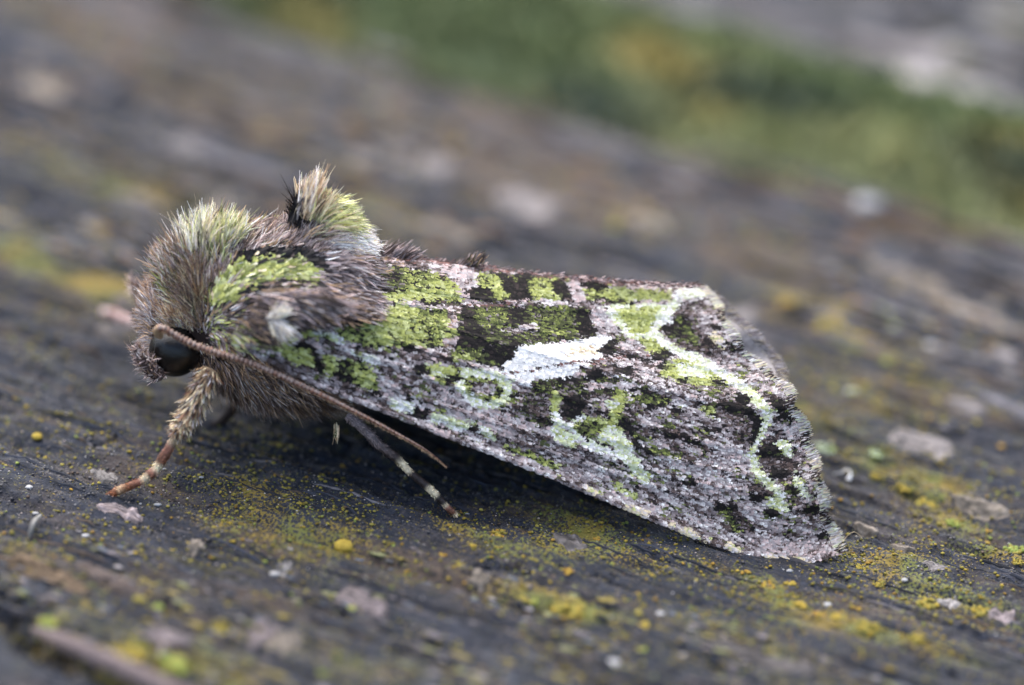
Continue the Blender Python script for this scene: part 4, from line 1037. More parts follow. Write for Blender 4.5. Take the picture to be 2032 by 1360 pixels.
def mane():
    out = []
    for nn, roots, guide, mixc, wd, sp, dy in (
        (900, [(376, 500), (410, 482)], [(-10, -82), (2, -80)], [(PAL, 2.4), (CRM, 3.0), (GGY, .9), (DBR, 1.2), (LIME2, .6)], .022, .08, 0),
        (1000, [(410, 482), (470, 468)], [(10, -64), (22, -42)], [(LIME2, 2.2), (GGY, 1.2), (CRM, 2.6), (PAL, 1), (OLIV, .6)], .022, .12, 0),
        (1500, [(330, 560), (372, 505)], [(-34, -58), (-26, -54)], [(PAL, 2), (TAN, 2), (GRY, 1.6), (BRN, 1.6), (GGY, .8), (DBR, 1)], .019, .18, -.3),
        (1500, [(390, 640), (395, 560)], [(-34, -92), (-26, -70)], [(TAN, 2), (BRN, 2), (CRM, 1), (GRY, 1.4), (OLIV, .6), (DBR, .8)], .018, .2, 'f'),
        (700, [(360, 610), (350, 560)], [(-22, -66), (-12, -60)], [(LEAF, 1.4), (OLIV, 1.6), (BLK, 1.2), (LIME2, .8), (PAL, 1), (TAN, 1)], .02, .14, 'f'),
        (1500, [(300, 690), (298, 600)], [(-24, 6), (-22, -34)], [(PAL, 2.6), (TAN, 2), (GRY, 2), (LIL, 1)], .018, .24, -.5),
        (1000, [(340, 645), (376, 640)], [(-20, -46), (-14, -50)], [(TAN, 3), (CRM, 1.4), (BRN, 1.6), (PAL, 1)], .018, .2, 'f')):
        nn = int(nn * 1.7); wd = wd * .72
        t = rng.random(nn); k = curve(roots, t) + rng.normal(0, 1, (nn, 2)) * (6, 6); g = curve(guide, t)
        if dy == 'f':
            fy = FY[np.clip(k[:, 1] / 4, 0, 339).astype(int), np.clip(k[:, 0] / 4, 0, 507).astype(int)]; Y = np.where(fy < 1e8, fy, .3) - .05
        else: Y = axis_y(-10.5) + dy + rng.normal(-.1, .45, nn)
        P = on_y(k[:, 0], k[:, 1], Y); d = unit(unit(g[:, :1] * RV - g[:, 1:] * UV) + np.array([0, -.12, 0]) + rng.normal(0, sp, (nn, 3)))
        cs = np.array([q[0] for q in mixc]); w = np.array([q[1] for q in mixc]); col = cs[rng.choice(len(cs), nn, p=w / w.sum())] * rng.uniform(.95, 1.5, nn)[:, None]
        out.append(strands(P, d, np.linalg.norm(g, axis=1) / PXMM * rng.uniform(.35, .85, nn), wd * rng.uniform(.6, 1.25, nn), col, np.repeat([unit(np.array([-.3, -.9, .3]))], nn, 0), rng.normal(0, .2, (nn, 3))))
    return out
joined('collar_tuft', mane(), moth, 'spreading ruff of tan and grey hair behind the head with a pale upright front crest')
joined('crest_tuft', crest(), moth, 'tall pointed crest of cream, black and pale green hair scales')
# small tufts of the abdomen standing above the wing fold, white tufts at the wing base
hair_on('wing_edge_scales', moth, [(740, 510), (800, 512), (900, 524), (1050, 543), (1200, 557), (1300, 564), (1386, 566)], [(20, -3), (20, -2)], .22, [(RED, 2), (BRN, 2), (PNK, 2), (GRY, 1.5), (DBR, 1)], 1500, .19, .016, axis_y(1) - .12, jitter=(3, 2.5))
hair_on('abdomen_tuft', moth, [(752, 512), (800, 516)], [(26, -22), (20, -16)], .2, [(GRY, 2), (BRN, 2), (DBR, 1.4), (PNK, 1.4), (LIL, 1)], 420, .62, .022, axis_y(-4) - .1, jitter=(9, 5))
hair_on('abdomen_tuft', moth, [(908, 530), (945, 524)], [(28, -14), (14, -24)], .18, [(BRN, 2), (GRY, 1.5), (OLIV, .6), (DBR, 1.4), (TAN, 1)], 230, .46, .02, axis_y(-1.5) - .1, jitter=(6, 4))
hair_on('wing_base_tuft', moth, [(540, 632), (552, 622)], [(26, -20)], .26, [(WHT, 3), (CRM, 2), (PAL, 1.5)], 260, .5, .011, -2.2, jitter=(7, 4))
hair_on('wing_base_tuft', moth, [(540, 640), (556, 650)], [(28, 22)], .26, [(WHT, 3), (CRM, 2), (PAL, 1.5)], 240, .5, .011, -2.25, jitter=(6, 4))
hair_on('wing_base_tuft', moth, [(500, 640), (520, 660)], [(34, 6)], .18, [(BRN, 3), (DBR, 2), (TAN, 1.4), (GRY, 1)], 420, .62, .028, -2.05, jitter=(10, 12))
hair_on('wing_base_tuft', moth, [(520, 596), (640, 600)], [(50, 4), (50, 10)], .10, [(BRN, 2.4), (GRY, 2), (TAN, 1.2), (PNK, 1.4), (DBR, 1.5), (PAL, .7)], 900, .95, .028, -1.75, jitter=(12, 9))

# --- eyes, antennae, palps
def ball(c, r, n=32, m_=20, sq=(1, 1, 1)):
    a, b_ = np.meshgrid(np.linspace(0, np.pi, m_), np.linspace(0, 2 * np.pi, n, endpoint=False), indexing='ij')
    V = np.stack([np.sin(a) * np.cos(b_) * sq[0], np.sin(a) * np.sin(b_) * sq[1], np.cos(a) * sq[2]], -1) * r + c
    return V.reshape(-1, 3), grid_faces(m_, n, True)
EYE = on_y(np.array([347.]), np.array([697.]), -.55)[0]
for f in (lambda A: A, mirror):
    V, F = ball(EYE, .86, sq=(1, .9, 1.0)); mesh_obj('eye', f(V), F, M_eye, moth, origin=MOTH_O)
ANT = [(318, 668, -1.3), (312, 656, -1.6), (322, 651, -1.8), (345, 664, -1.75), (400, 690, -1.95), (500, 722, -2.2), (600, 766, -2.35), (700, 815, -2.45), (800, 868, -2.55), (850, 897, -2.55), (888, 928, -2.5)]
a_ = np.array(ANT); AP = curve(np.concatenate([on_y(a_[:, 0], a_[:, 1], a_[:, 2])], 0), np.linspace(0, 1, 420))
tq = np.linspace(0, 1, 420)
AR = np.interp(tq, [0, .02, .05, .5, .85, 1], [.09, .135, .115, .09, .045, .012]) * (1 + .2 * np.sign(np.sin(tq * np.pi * 2 * 78)) * np.clip(1.2 - tq, 0, 1))
V, F, ring = tube(AP, AR, 10)
ac = np.where((np.sin(tq * np.pi * 2 * 78) > 0)[:, None], srgb(150, 106, 84), srgb(96, 62, 50))
ac = ac * (1 + .25 * (noise(tq * 60, tq * 0, 3) - .5))[:, None]; ac[:26] = TAN * .9
C = ac[ring]
up = (V - AP[ring])[:, 2] > .02                 # pale scaling along the top of the shaft
C = np.where(up[:, None] & (rng.random(len(V)) < .6)[:, None], srgb(176, 158, 148) * .9, C)
for f in (lambda A: A, mirror): 
    an = mesh_obj('antenna', f(V), F, M_ant, moth, col=C, origin=MOTH_O)
    # short cilia below the shaft
    k = 700; i = rng.integers(30, 415, k); T = unit(np.gradient(AP, axis=0))[i]
    d = unit(np.array([-.1, -.5, -.8]) + rng.normal(0, .45, (k, 3)) + T * .5)
    v2, f2, c2 = strands(AP[i] + d * AR[i][:, None] * .8, d, rng.uniform(.05, .10, k), np.full(k, .007), np.repeat([TAN], k, 0), np.repeat([[0, -.8, .6]], k, 0), np.zeros((k, 3)))
    tag(mesh_obj('antenna_hair', f(v2), f2, M_hair, an, col=c2, origin=MOTH_O), None, None, None, 'stuff')
for pts, rad in (([(318, 742, -1.0), (296, 728, -1.2), (280, 708, -1.3), (270, 690, -1.2)], [.29, .27, .21, .10]), ):
    a_ = np.array(pts, float); PP = curve(on_y(a_[:, 0], a_[:, 1], a_[:, 2]), np.linspace(0, 1, 16)); RR = np.interp(np.linspace(0, 1, 16), np.linspace(0, 1, 4), rad)
    V, F, ring = tube(PP, RR, 10)
    for f in (lambda A: A, mirror):
        pl = mesh_obj('palp', f(V), F, M_body, moth, col=np.repeat([BRN * .8], len(V), 0), origin=MOTH_O)
        k = 700; i = rng.integers(0, 16, k); nr = unit(rng.normal(size=(k, 3))); T = unit(np.gradient(PP, axis=0))[i]; nr = unit(nr - (nr * T).sum(1)[:, None] * T)
        d = unit(nr * .8 + T * .8 + rng.normal(0, .25, (k, 3)))
        cs = np.array([PAL, GRY, BRN, PNK, DBR, TAN])[rng.choice(6, k, p=[.26, .20, .14, .20, .08, .12])] * 1.15
        v2, f2, c2 = strands(PP[i] + nr * RR[i][:, None] * .9, d, rng.uniform(.10, .34, k), np.full(k, .015), cs, nr, rng.normal(0, .35, (k, 3)))
        tag(mesh_obj('palp_scales', f(v2), f2, M_hair, pl, col=c2, origin=MOTH_O), None, None, None, 'stuff')

# --- legs
def leg(pts, label, bands, hair, hair_mix, n_hair, mir=False):
    """pts: (px, py, Y, radius mm); bands: (t, colour) list; hair: list of (t0, t1, length)"""
    a = np.array(pts, float)
    P0 = on_y(a[:, 0], a[:, 1], a[:, 2])
    K = np.concatenate([P0, a[:, 3:4]], 1)
    t = np.linspace(0, 1, 90); S = curve(K, t); PP, RR = S[:, :3], np.maximum(S[:, 3], .012)
    RR = RR * (1 + .10 * (noise(t * 40, t * 0, 9) - .5))
    V, F, ring = tube(PP, RR, 12)
    ts = np.array([b_[0] for b_ in bands]); cs = np.array([b_[1] for b_ in bands])
    C = np.stack([np.interp(t[ring], ts, cs[:, i]) for i in range(3)], 1) * (.75 + .5 * rng.random(len(V)))[:, None]
    fs = [lambda A: A] if not mir else [mirror]
    for f in fs:
        lg = mesh_obj('leg', f(V), F, M_leg, moth, col=C, origin=MOTH_O)
        if label: lg['label'] = label
        for sgn in (-1, 1):                     # a pair of small curved claws
            T0 = unit(PP[-1] - PP[-8]); sd = unit(np.cross(T0, [0, 0, 1.]))
            K_ = np.array([PP[-3], PP[-3] + T0 * .08 + sd * .05 * sgn, PP[-3] + T0 * .15 + sd * .08 * sgn - np.array([0, 0, .05])])
            vc, fc_, rc = tube(curve(K_, np.linspace(0, 1, 8)), np.linspace(.028, .006, 8), 6)
            mesh_obj('claw', f(vc), fc_, M_leg, lg, col=np.repeat([ORD * .6], len(vc), 0), origin=MOTH_O)
        if n_hair:
            h0 = np.array([h[0] for h in hair]); h1 = np.array([h[1] for h in hair]); hl = np.array([h[2] for h in hair]); pk = np.array([h[3] for h in hair], float)
            j = rng.choice(len(hair), n_hair, p=pk / pk.sum())
            tt_ = h0[j] + (h1 - h0)[j] * rng.random(n_hair); i = (tt_ * 89).astype(int)
            T = unit(np.gradient(PP, axis=0))[i]; nr = rng.normal(size=(n_hair, 3)); nr = unit(nr - (nr * T).sum(1)[:, None] * T)
            d = unit(nr * rng.uniform(.25, .7, n_hair)[:, None] + T * .9 + rng.normal(0, .12, (n_hair, 3)))
            w = np.array([q[1] for q in hair_mix]); cc = np.array([q[0] for q in hair_mix])[rng.choice(len(w), n_hair, p=w / w.sum())]
            bc = np.stack([np.interp(tt_, ts, cs[:, q]) for q in range(3)], 1)
            short = hl[j] < .16
            cc = np.where(short[:, None], bc * 1.25, cc) * rng.uniform(.75, 1.2, n_hair)[:, None]
            v2, f2, c2 = strands(PP[i] + nr * RR[i][:, None] * .85, d, hl[j] * rng.uniform(.6, 1.15, n_hair), np.where(short, .018, .024), cc, nr, rng.normal(0, .1, (n_hair, 3)))
            tag(mesh_obj('leg_hair', f(v2), f2, M_hair, lg, col=c2, origin=MOTH_O), None, None, None, 'stuff')
    return
def foot(px, py):
    g = ground_at(px, py); return float(g[1])
yf = foot(212, 986)
ORB = srgb(116, 70, 42); ORD = srgb(86, 54, 36)
leg([(418, 735, -1.5, .30), (396, 780, -2.0, .30), (372, 830, -2.35, .27), (352, 858, -2.6, .17), (338, 885, -2.75, .14), (326, 906, -2.85, .17), (312, 928, -3.0, .13), (298, 942, -3.1, .17), (280, 955, yf * .35 - 2.1, .12), (250, 968, yf * .75 - .8, .14), (222, 980, yf + .02, .11), (208, 986, yf + .02, .04)],
    'front leg planted ahead of the eye, furry above and rusty with pale rings below',
    [(0, TAN * .7), (.3, BRN), (.44, CRM * .8), (.5, RST), (.60, ORD), (.635, CRM), (.68, RST * 1.2), (.71, ORD), (.745, CRM), (.775, RST), (.84, ORB), (.9, TAN), (.92, ORB), (1, ORD)],
    [(0, .36, .42, 6), (.3, .42, .30, 2), (.42, .98, .11, 4)], [(TAN, 2.6), (CRM, 2.6), (BRN, 1.6), (RST, .7), (PAL, 1.6), (DBR, .5)], 3200)
ym = foot(903, 1024)
leg([(690, 824, -1.5, .16), (720, 850, -1.75, .16), (755, 885, -2.0, .14), (790, 912, -2.2, .13), (812, 936, -2.3, .12), (845, 964, ym * .5 - 1.1, .13), (872, 990, ym * .85 - .3, .12), (888, 1008, ym, .10), (904, 1022, ym, .09), (907, 1034, ym - .04, .03)],
    'middle leg reaching forward under the wing, dark with two cream bands',
    [(0, GRY), (.2, GRY * .7), (.42, DBR), (.47, CRM), (.53, CRM), (.56, DBR), (.68, DBR), (.71, CRM), (.76, CRM), (.79, BLK), (.84, DBR), (.86, CRM * .8), (.88, RST), (.93, ORD), (.955, CRM), (.98, RST), (1, ORD)],
    [(0, .40, .15, 5), (.4, .97, .08, 4)], [(GRY, 2), (BRN, 2), (TAN, 1), (DBR, 1)], 1300)
hair_on('leg_spur', moth, [(668, 842), (668, 850)], [(0, 26)], .06, [(CRM, 1.5), (TAN, 2), (OLIV, 1)], 50, .42, .012, -1.7, jitter=(2.5, 3))
# the legs of the other side
yo = foot(206, 618)
leg([(330, 690, 2.6, .26), (300, 665, 4.0, .22), (272, 642, 6.2, .17), (245, 632, 7.6, .14), (225, 624, yo - .9, .14), (204, 618, yo, .12)],
    'front leg of the other side stretched out ahead, pinkish with pale bands',
    [(0, BRN), (.45, BRN), (.58, PNK), (.66, RED), (.74, PNK), (.8, RED), (.93, PNK), (1, PNK)], [(.3, .98, .10, 4)], [(PNK, 2), (TAN, 2), (BRN, 1)], 700)
leg([(470, 800, 1.6, .2), (440, 835, 2.0, .16), (402, 846, 2.4, .13), (360, 850, 2.9, .09)], 'dark leg of the other side in the shade below the body',
    [(0, DBR), (1, DBR * .7)], [(0, .9, .12, 4)], [(DBR, 2), (BLK, 2)], 300)

# ---------------------------------------------------------------- lichen, flakes, grit and fibres on the wood
YEL = np.array([.40, .30, .05]); YOL = np.array([.28, .245, .055]); ORA = np.array([.38, .235, .045]); GRN = np.array([.26, .32, .08]); PGR = np.array([.42, .50, .36]); OLV = np.array([.22, .19, .04])

def lump_mesh(name, cols, lumps, flat, seed, mat):
    """cushion of rounded lobes, radius about 1 mm; used scaled"""
    r_ = np.random.default_rng(seed)
    Vs, Fs, Cs = [], [], []; off = 0
    for i in range(lumps):
        a = r_.random() * 6.28; rad = 0 if lumps == 1 else r_.uniform(0, 1.0) ** .6 * (.75 if lumps < 12 else 1.15)
        rr = 1.0 if lumps == 1 else (r_.uniform(.22, .46) if lumps < 12 else r_.uniform(.10, .30))
        V, F = ball(np.zeros(3), 1.0, 14, 9) if lumps < 12 else ball(np.zeros(3), 1.0, 9, 6)
        k = 1 + .30 * (fbm(V[:, 0] * 1.7 + 5 * i + seed, V[:, 1] * 1.7 + V[:, 2] * 1.3, seed, 2) - .5)
        if i == 0 and mat is M_flake: rr, rad = 1.0, 0
        V = V * k[:, None] * rr * np.array([1, r_.uniform(.75, 1.05), flat]) + np.array([math.cos(a) * rad, math.sin(a) * rad, flat * rr * .35])
        c = cols[r_.integers(0, len(cols))]
        Vs.append(V); Fs.append(F + off); off += len(V)
        Cs.append(c[None] * (.75 + .5 * fbm(V[:, 0] * 4, V[:, 1] * 4, seed + i, 2))[:, None])
    o = mesh_obj(name, np.concatenate(Vs), np.concatenate(Fs), mat, None, col=np.concatenate(Cs))
    me = o.data; bpy.data.objects.remove(o); return me
L_MESH = {
    'round': [lump_mesh('lichen', [YEL], 1, .62, 1, M_lichen)], 'yellow': [lump_mesh('lichen', [YEL, YEL * .85, YOL], 10, .45, k, M_lichen) for k in (1, 2, 3)], 'orange': [lump_mesh('lichen', [ORA, YEL * .9, ORA * .8], 9, .45, k, M_lichen) for k in (4, 5)],
    'olive': [lump_mesh('lichen', [YOL, YOL * .8, GRN], 10, .42, k, M_lichen) for k in (6, 7)], 'green': [lump_mesh('lichen', [GRN, GRN * .8], 10, .45, k, M_lichen) for k in (8,)],
    'crust': [lump_mesh('lichen', [YEL, YOL, YOL * 1.1], 44, .7, k, M_lichen) for k in (9, 10, 11)], 'orangecrust': [lump_mesh('lichen', [ORA, YEL, YOL], 36, .7, k, M_lichen) for k in (12, 13)],
    'greencrust': [lump_mesh('lichen', [GRN, YOL * 1.1, GRN * 1.2], 44, .8, k, M_lichen) for k in (14, 15)], 'palegreen': [lump_mesh('lichen', [PGR, GRN, PGR * 1.2], 26, .95, k, M_lichen) for k in (16, 17)],
}
def put(me, name, px, py, r_px, label, cat, group, ratio=1.0, rot=None, sink=-.12, zs=1.0):
    g = ground_at(px, py)
    o = bpy.data.objects.new(name, me); sc.collection.objects.link(o)
    sca = r_px / PXMM * ((CAM - g) @ -DV) / DIST
    o.location = (g + np.array([0, 0, -sink * sca])) * U
    o.scale = (sca, sca * ratio, sca * zs); o.rotation_euler = (0, 0, rng.random() * 6 if rot is None else rot)
    return tag(o, label, cat, group)
LG = 'yellow and green lichen growing on the front board'
LICHENS = [
    (685, 1090, 22, 'round', 'largest round bright yellow lichen dot, in front of the middle leg'),
    (74, 870, 11, 'round', 'small round greenish yellow lichen dot left of the furry front leg'),
    (26, 816, 9, 'green', 'pale green lichen dot above the round greenish yellow one at far left'),
    (1186, 1070, 11, 'orange', 'orange yellow lichen bead below the wing edge, upper of a touching pair'),
    (1186, 1091, 9, 'yellow', 'yellow lichen bead just under the orange bead below the wing edge'),
    (1194, 1107, 7, 'olive', 'olive lichen bead lowest of the three beads below the wing edge'),
    (990, 1063, 17, 'orangecrust', 'lumpy orange lichen patch in front of the middle foot'),
    (990, 1086, 10, 'yellow', 'yellow lichen dot under the lumpy orange patch in front of the middle foot'),
    (937, 1084, 10, 'yellow', 'yellow lichen dot left of the lumpy orange patch near the middle foot'),
    (877, 1102, 11, 'orange', 'blurred orange lichen dot between the largest yellow dot and the orange patch'),
    (918, 1123, 10, 'yellow', 'yellow lichen dot left of the dark crevice in front of the moth'),
    (680, 925, 9, 'orange', 'orange brown lichen dot above and left of the middle foot'),
    (1590, 1203, 16, 'yellow', 'bright yellow lichen dot below the wing tip, uppermost of three big dots'),
    (1627, 1223, 18, 'orange', 'broad golden lichen dot below the wing tip, middle of three big dots'),
    (1664, 1226, 17, 'yellow', 'bright yellow lichen dot below the wing tip, rightmost of three big dots'),
    (1722, 1248, 22, 'crust', 'blurred yellow lichen crust right of the three big dots below the wing tip'),
    (1700, 1210, 12, 'orange', 'dull orange lichen dot above the blurred crust right of the wing tip'),
    (1126, 1138, 15, 'orange', 'flat orange lichen dot right of the dark crevice in front of the moth'),
    (1070, 1138, 14, 'orangecrust', 'orange lichen cluster at the right end of the dark crevice'),
    (1034, 1192, 15, 'yellow', 'blurred yellow lichen dot below the crevice, left of two'),
    (1058, 1195, 13, 'olive', 'blurred olive lichen dot below the crevice, right of two'),
    (1130, 1213, 28, 'crust', 'long yellow lichen crust below the crevice in the foreground'),
    (1480, 1138, 12, 'orange', 'orange lichen dot under the wing edge just left of the wing tip'),
    (1520, 1165, 16, 'orangecrust', 'orange lichen cluster under the cream wing tip'),
    (1568, 1160, 13, 'yellow', 'yellow lichen dot right of the orange cluster under the wing tip'),
    (1668, 1178, 11, 'orange', 'golden lichen dot between the wing tip and the right group of dots'),
    (1795, 970, 17, 'crust', 'yellow lichen crust right of the moth, upper of a line of crusts'),
    (1842, 1000, 25, 'crust', 'largest lumpy yellow lichen crust right of the moth'),
    (1740, 945, 15, 'crust', 'small yellow lichen crust beside the wing margin, start of a line'),
    (1890, 1040, 14, 'greencrust', 'small green yellow lichen crust below the largest crust at right'),
    (2012, 1093, 18, 'greencrust', 'bright green lichen cushion at the right edge of the picture'),
    (2020, 1118, 12, 'crust', 'yellow lichen crust below the bright green cushion at the right edge'),
    (1962, 1054, 8, 'orange', 'orange lichen bead on the dark ridge left of the green cushion'),
    (1958, 1078, 9, 'orange', 'orange lichen bead below the bead on the dark ridge at right'),
    (1708, 1128, 13, 'crust', 'olive yellow lichen crust just right of the wing tip'),
    (1745, 1160, 12, 'crust', 'yellow lichen crust below the one right of the wing tip'),
    (1840, 1200, 18, 'crust', 'long blurred yellow lichen crust in the right foreground'),
    (1945, 1215, 18, 'crust', 'blurred yellow lichen crust at lower right beside a pale flake'),
    (1278, 1242, 15, 'yellow', 'blurred yellow lichen dot alone in the middle foreground'),
    (1265, 1217, 12, 'olive', 'blurred olive lichen dot above the lone yellow foreground dot'),
    (1275, 1290, 13, 'olive', 'very blurred olive lichen dot in the lower middle foreground'),
    (1820, 1270, 20, 'crust', 'very blurred yellow lichen patch at lower right'),
    (1635, 893, 20, 'palegreen', 'pale green lichen tuft touching the wing margin'),
    (1738, 903, 17, 'palegreen', 'pale mint lichen tuft a little right of the wing margin'),
    (700, 1210, 14, 'olive', 'blurred olive lichen dot below the largest yellow dot'),
    (280, 1190, 16, 'olive', 'blurred olive lichen dot on the left foreground ridge'),
    (310, 1206, 15, 'green', 'blurred pale green lichen dot beside the olive dot on the left ridge'),
    (375, 1210, 14, 'olive', 'blurred olive lichen dot right of the left foreground ridge'),
    (440, 1250, 20, 'crust', 'very blurred yellow lichen patch left of the bottom centre'),
    (260, 1300, 34, 'crust', 'very blurred yellow green lichen cushion above the twig'),
    (345, 1325, 34, 'greencrust', 'very blurred green lichen cushion at the end of the twig'),
    (95, 1238, 18, 'greencrust', 'blurred green lichen cushion in the dark groove at lower left'),
    (660, 1335, 26, 'greencrust', 'very blurred yellow green lichen at the bottom edge left of centre'),
    (1660, 632, 22, 'orange', 'blurred orange lichen behind the moth to the right'),
    (1560, 605, 20, 'orange', 'blurred orange lichen behind the wing margin'),
    (1335, 385, 24, 'orange', 'very blurred orange lichen far behind the wing ridge'),
    (1705, 668, 26, 'orangecrust', 'blurred orange lichen crust on the ridge behind the moth at right'),
    (1650, 650, 26, 'crust', 'blurred yellow lichen crust behind the moth, left of the orange crust'),
]
for i, (px, py, r_, kind, lab) in enumerate(LICHENS):
    ms = L_MESH[kind]; put(ms[i % len(ms)], 'lichen', px, py, r_, lab, 'lichen', LG, ratio=rng.uniform(.8, 1.1))

def scatter(n, cls, box, dens, cols, wts, rlo, rhi, flat, name, label, power=2.0, zlift=.25, along=0, zf=None):
    pl, ph, ql, qh = box
    p = rng.uniform(pl, ph, n); q = rng.uniform(ql, qh, n)
    X = p * GA[0] + q * GB[0]; Y = p * GA[1] + q * GB[1]
    pt = patches(p, q)
    keep = rng.random(n) < dens(p, q, X, Y, pt)
    p, q, X, Y = p[keep], q[keep], X[keep], Y[keep]; k = len(p)
    z = height(p, q) if zf is None else zf(p, q)
    r_ = (rlo + (rhi - rlo) * rng.random(k) ** power)
    t = (1 + 5 ** .5) / 2
    ico = unit(np.array([(-1, t, 0), (1, t, 0), (-1, -t, 0), (1, -t, 0), (0, -1, t), (0, 1, t), (0, -1, -t), (0, 1, -t), (t, 0, -1), (t, 0, 1), (-t, 0, -1), (-t, 0, 1)], float))
    icf = np.array([(0, 11, 5), (0, 5, 1), (0, 1, 7), (0, 7, 10), (0, 10, 11), (1, 5, 9), (5, 11, 4), (11, 10, 2), (10, 7, 6), (7, 1, 8), (3, 9, 4), (3, 4, 2), (3, 2, 6), (3, 6, 8), (3, 8, 9), (4, 9, 5), (2, 4, 11), (6, 2, 10), (8, 6, 7), (9, 8, 1)])
    a = rng.random(k) * 6.28; ca, sa = np.cos(a), np.sin(a); el = rng.uniform(.6, 1.0, k)
    vx = ico[None, :, 0] * rng.uniform(.8, 1.2, (k, 12)); vy = ico[None, :, 1] * el[:, None]; vz = ico[None, :, 2] * flat
    if along:
        a = PHI + rng.normal(0, .25, k); ca, sa = np.cos(a), np.sin(a); vx = vx * rng.uniform(1.0, along, k)[:, None]
    V = np.stack([(vx * ca[:, None] - vy * sa[:, None]) * r_[:, None] + X[:, None], (vx * sa[:, None] + vy * ca[:, None]) * r_[:, None] + Y[:, None], vz * r_[:, None] + (z + zlift * r_)[:, None]], -1).reshape(-1, 3)
    F = (np.arange(k)[:, None, None] * 12 + icf[None]).reshape(-1, 3)
    cs = np.array(cols); w = np.array(wts, float)
    c = cs[rng.choice(len(cs), k, p=w / w.sum())] * rng.uniform(.65, 1.25, k)[:, None]
    o = mesh_obj(name, V, F, M_lichen if cls == 'l' else M_grit, None, col=np.repeat(c, 12, 0))
    tag(o, label, None, None, 'stuff'); return k
scatter(17000, 'l', (-30, 32, -24, -4), lambda p, q, X, Y, pt: np.clip(-Y / 6 - .75, 0, 1) * np.clip((fbm(p * .25, q * .9, 411, 3) - .36) * 3.5, 0, 1),
        [np.array([.17, .155, .165]), np.array([.10, .115, .145]), np.array([.19, .20, .10]), np.array([.20, .165, .05]), np.array([.012, .015, .022]), np.array([.26, .25, .26])], [3, 2.4, 1.6, 2, 4, .7], .05, .20, .12, 'lichen_crust_flecks', 'blurred grey, mauve and ochre crust flecks on the wood in the foreground', 1.8, 0, 2.6)
scatter(30000, 'l', (-70, 70, 5, Q_EDGE - 3.2), lambda p, q, X, Y, pt: np.clip(Y / 6 - .9, 0, 1) * np.clip((fbm(p * .12, q * .6, 412, 3) - .36) * 3.5, 0, 1),
        [np.array([.145, .145, .165]), np.array([.21, .165, .07]), np.array([.20, .125, .07]), np.array([.010, .015, .026]), np.array([.22, .215, .235])], [3, 1.6, 1.6, 5, .8], .06, .28, .10, 'lichen_crust_flecks', 'blurred grey, brown and black crust flecks on the wood behind the moth', 1.8, 0, 3.2)
scatter(9000, 'l', (-70, 70, Q_FAR + 1, Q_FAR + 42), lambda p, q, X, Y, pt: np.clip((fbm(p * .09, q * .2, 413, 3) - .38) * 4, 0, 1),
        [np.array([.26, .26, .28]), np.array([.17, .17, .19]), np.array([.010, .015, .024]), np.array([.15, .14, .07])], [3, 2, 4, .7], .2, .9, .08, 'lichen_crust_flecks', 'very blurred grey and black crust flecks on the far board', 1.6, 0, 2.6, lambda p, q: height(p + 140, q + 77))
near = lambda Y: np.exp(-np.clip(np.abs(Y + 1) - 4, 0, None) / 6)
scatter(150000, 'l', (-26, 28, -18, 22), lambda p, q, X, Y, pt: (.46 + .54 * pt[..., 0]) * np.clip((fbm(p * .8, q * .9, 401, 3) - .34) * 3.4, 0, 1) * (.35 + .65 * near(Y)),
        [YOL, OLV, YEL * .8, ORA * .8, GRN * .8], [4, 4, 1.6, .8, 1.0], .022, .095, .5, 'lichen_granules', 'tiny yellow and olive lichen granules strewn over the dark wood', 2.6)
scatter(16000, 'l', (-60, 60, 12, Q_EDGE - 1), lambda p, q, X, Y, pt: (.15 + .85 * np.maximum(pt[..., 0], .5 * pt[..., 2])) * np.clip((fbm(p * .4, q * .5, 402, 3) - .35) * 3, 0, 1),
        [YOL, OLV, ORA, np.array([.22, .13, .06]), GRN], [3, 3, 2, 2.4, .8], .06, .20, .2, 'lichen_granules', 'blurred yellow and orange lichen granules on the wood behind the moth', 2.0)
scatter(70000, 'g', (-25, 27, -15, 13), lambda p, q, X, Y, pt: near(Y) * np.clip((fbm(p * 1.1, q * 1.3, 403, 3) - .32) * 3, 0, 1),
        [np.array([.026, .028, .034]), np.array([.042, .044, .052]), np.array([.07, .068, .075]), np.array([.08, .05, .03])], [5, 5, 1.6, 1], .03, .09, .55, 'crust_grains', 'black grainy crust on the weathered wood', 2.0, -.15)
scatter(13000, 'g', (-25, 27, -15, 16), lambda p, q, X, Y, pt: (.35 + .65 * near(Y)),
        [np.array([.55, .55, .55]), np.array([.40, .36, .34]), np.array([.45, .38, .34])], [2, 3, 2], .012, .045, .5, 'pale_grains_glints', 'tiny pale grains and painted glints scattered over the dark wood', 3.0)  # pale specks, many of them standing in for glints on the wood

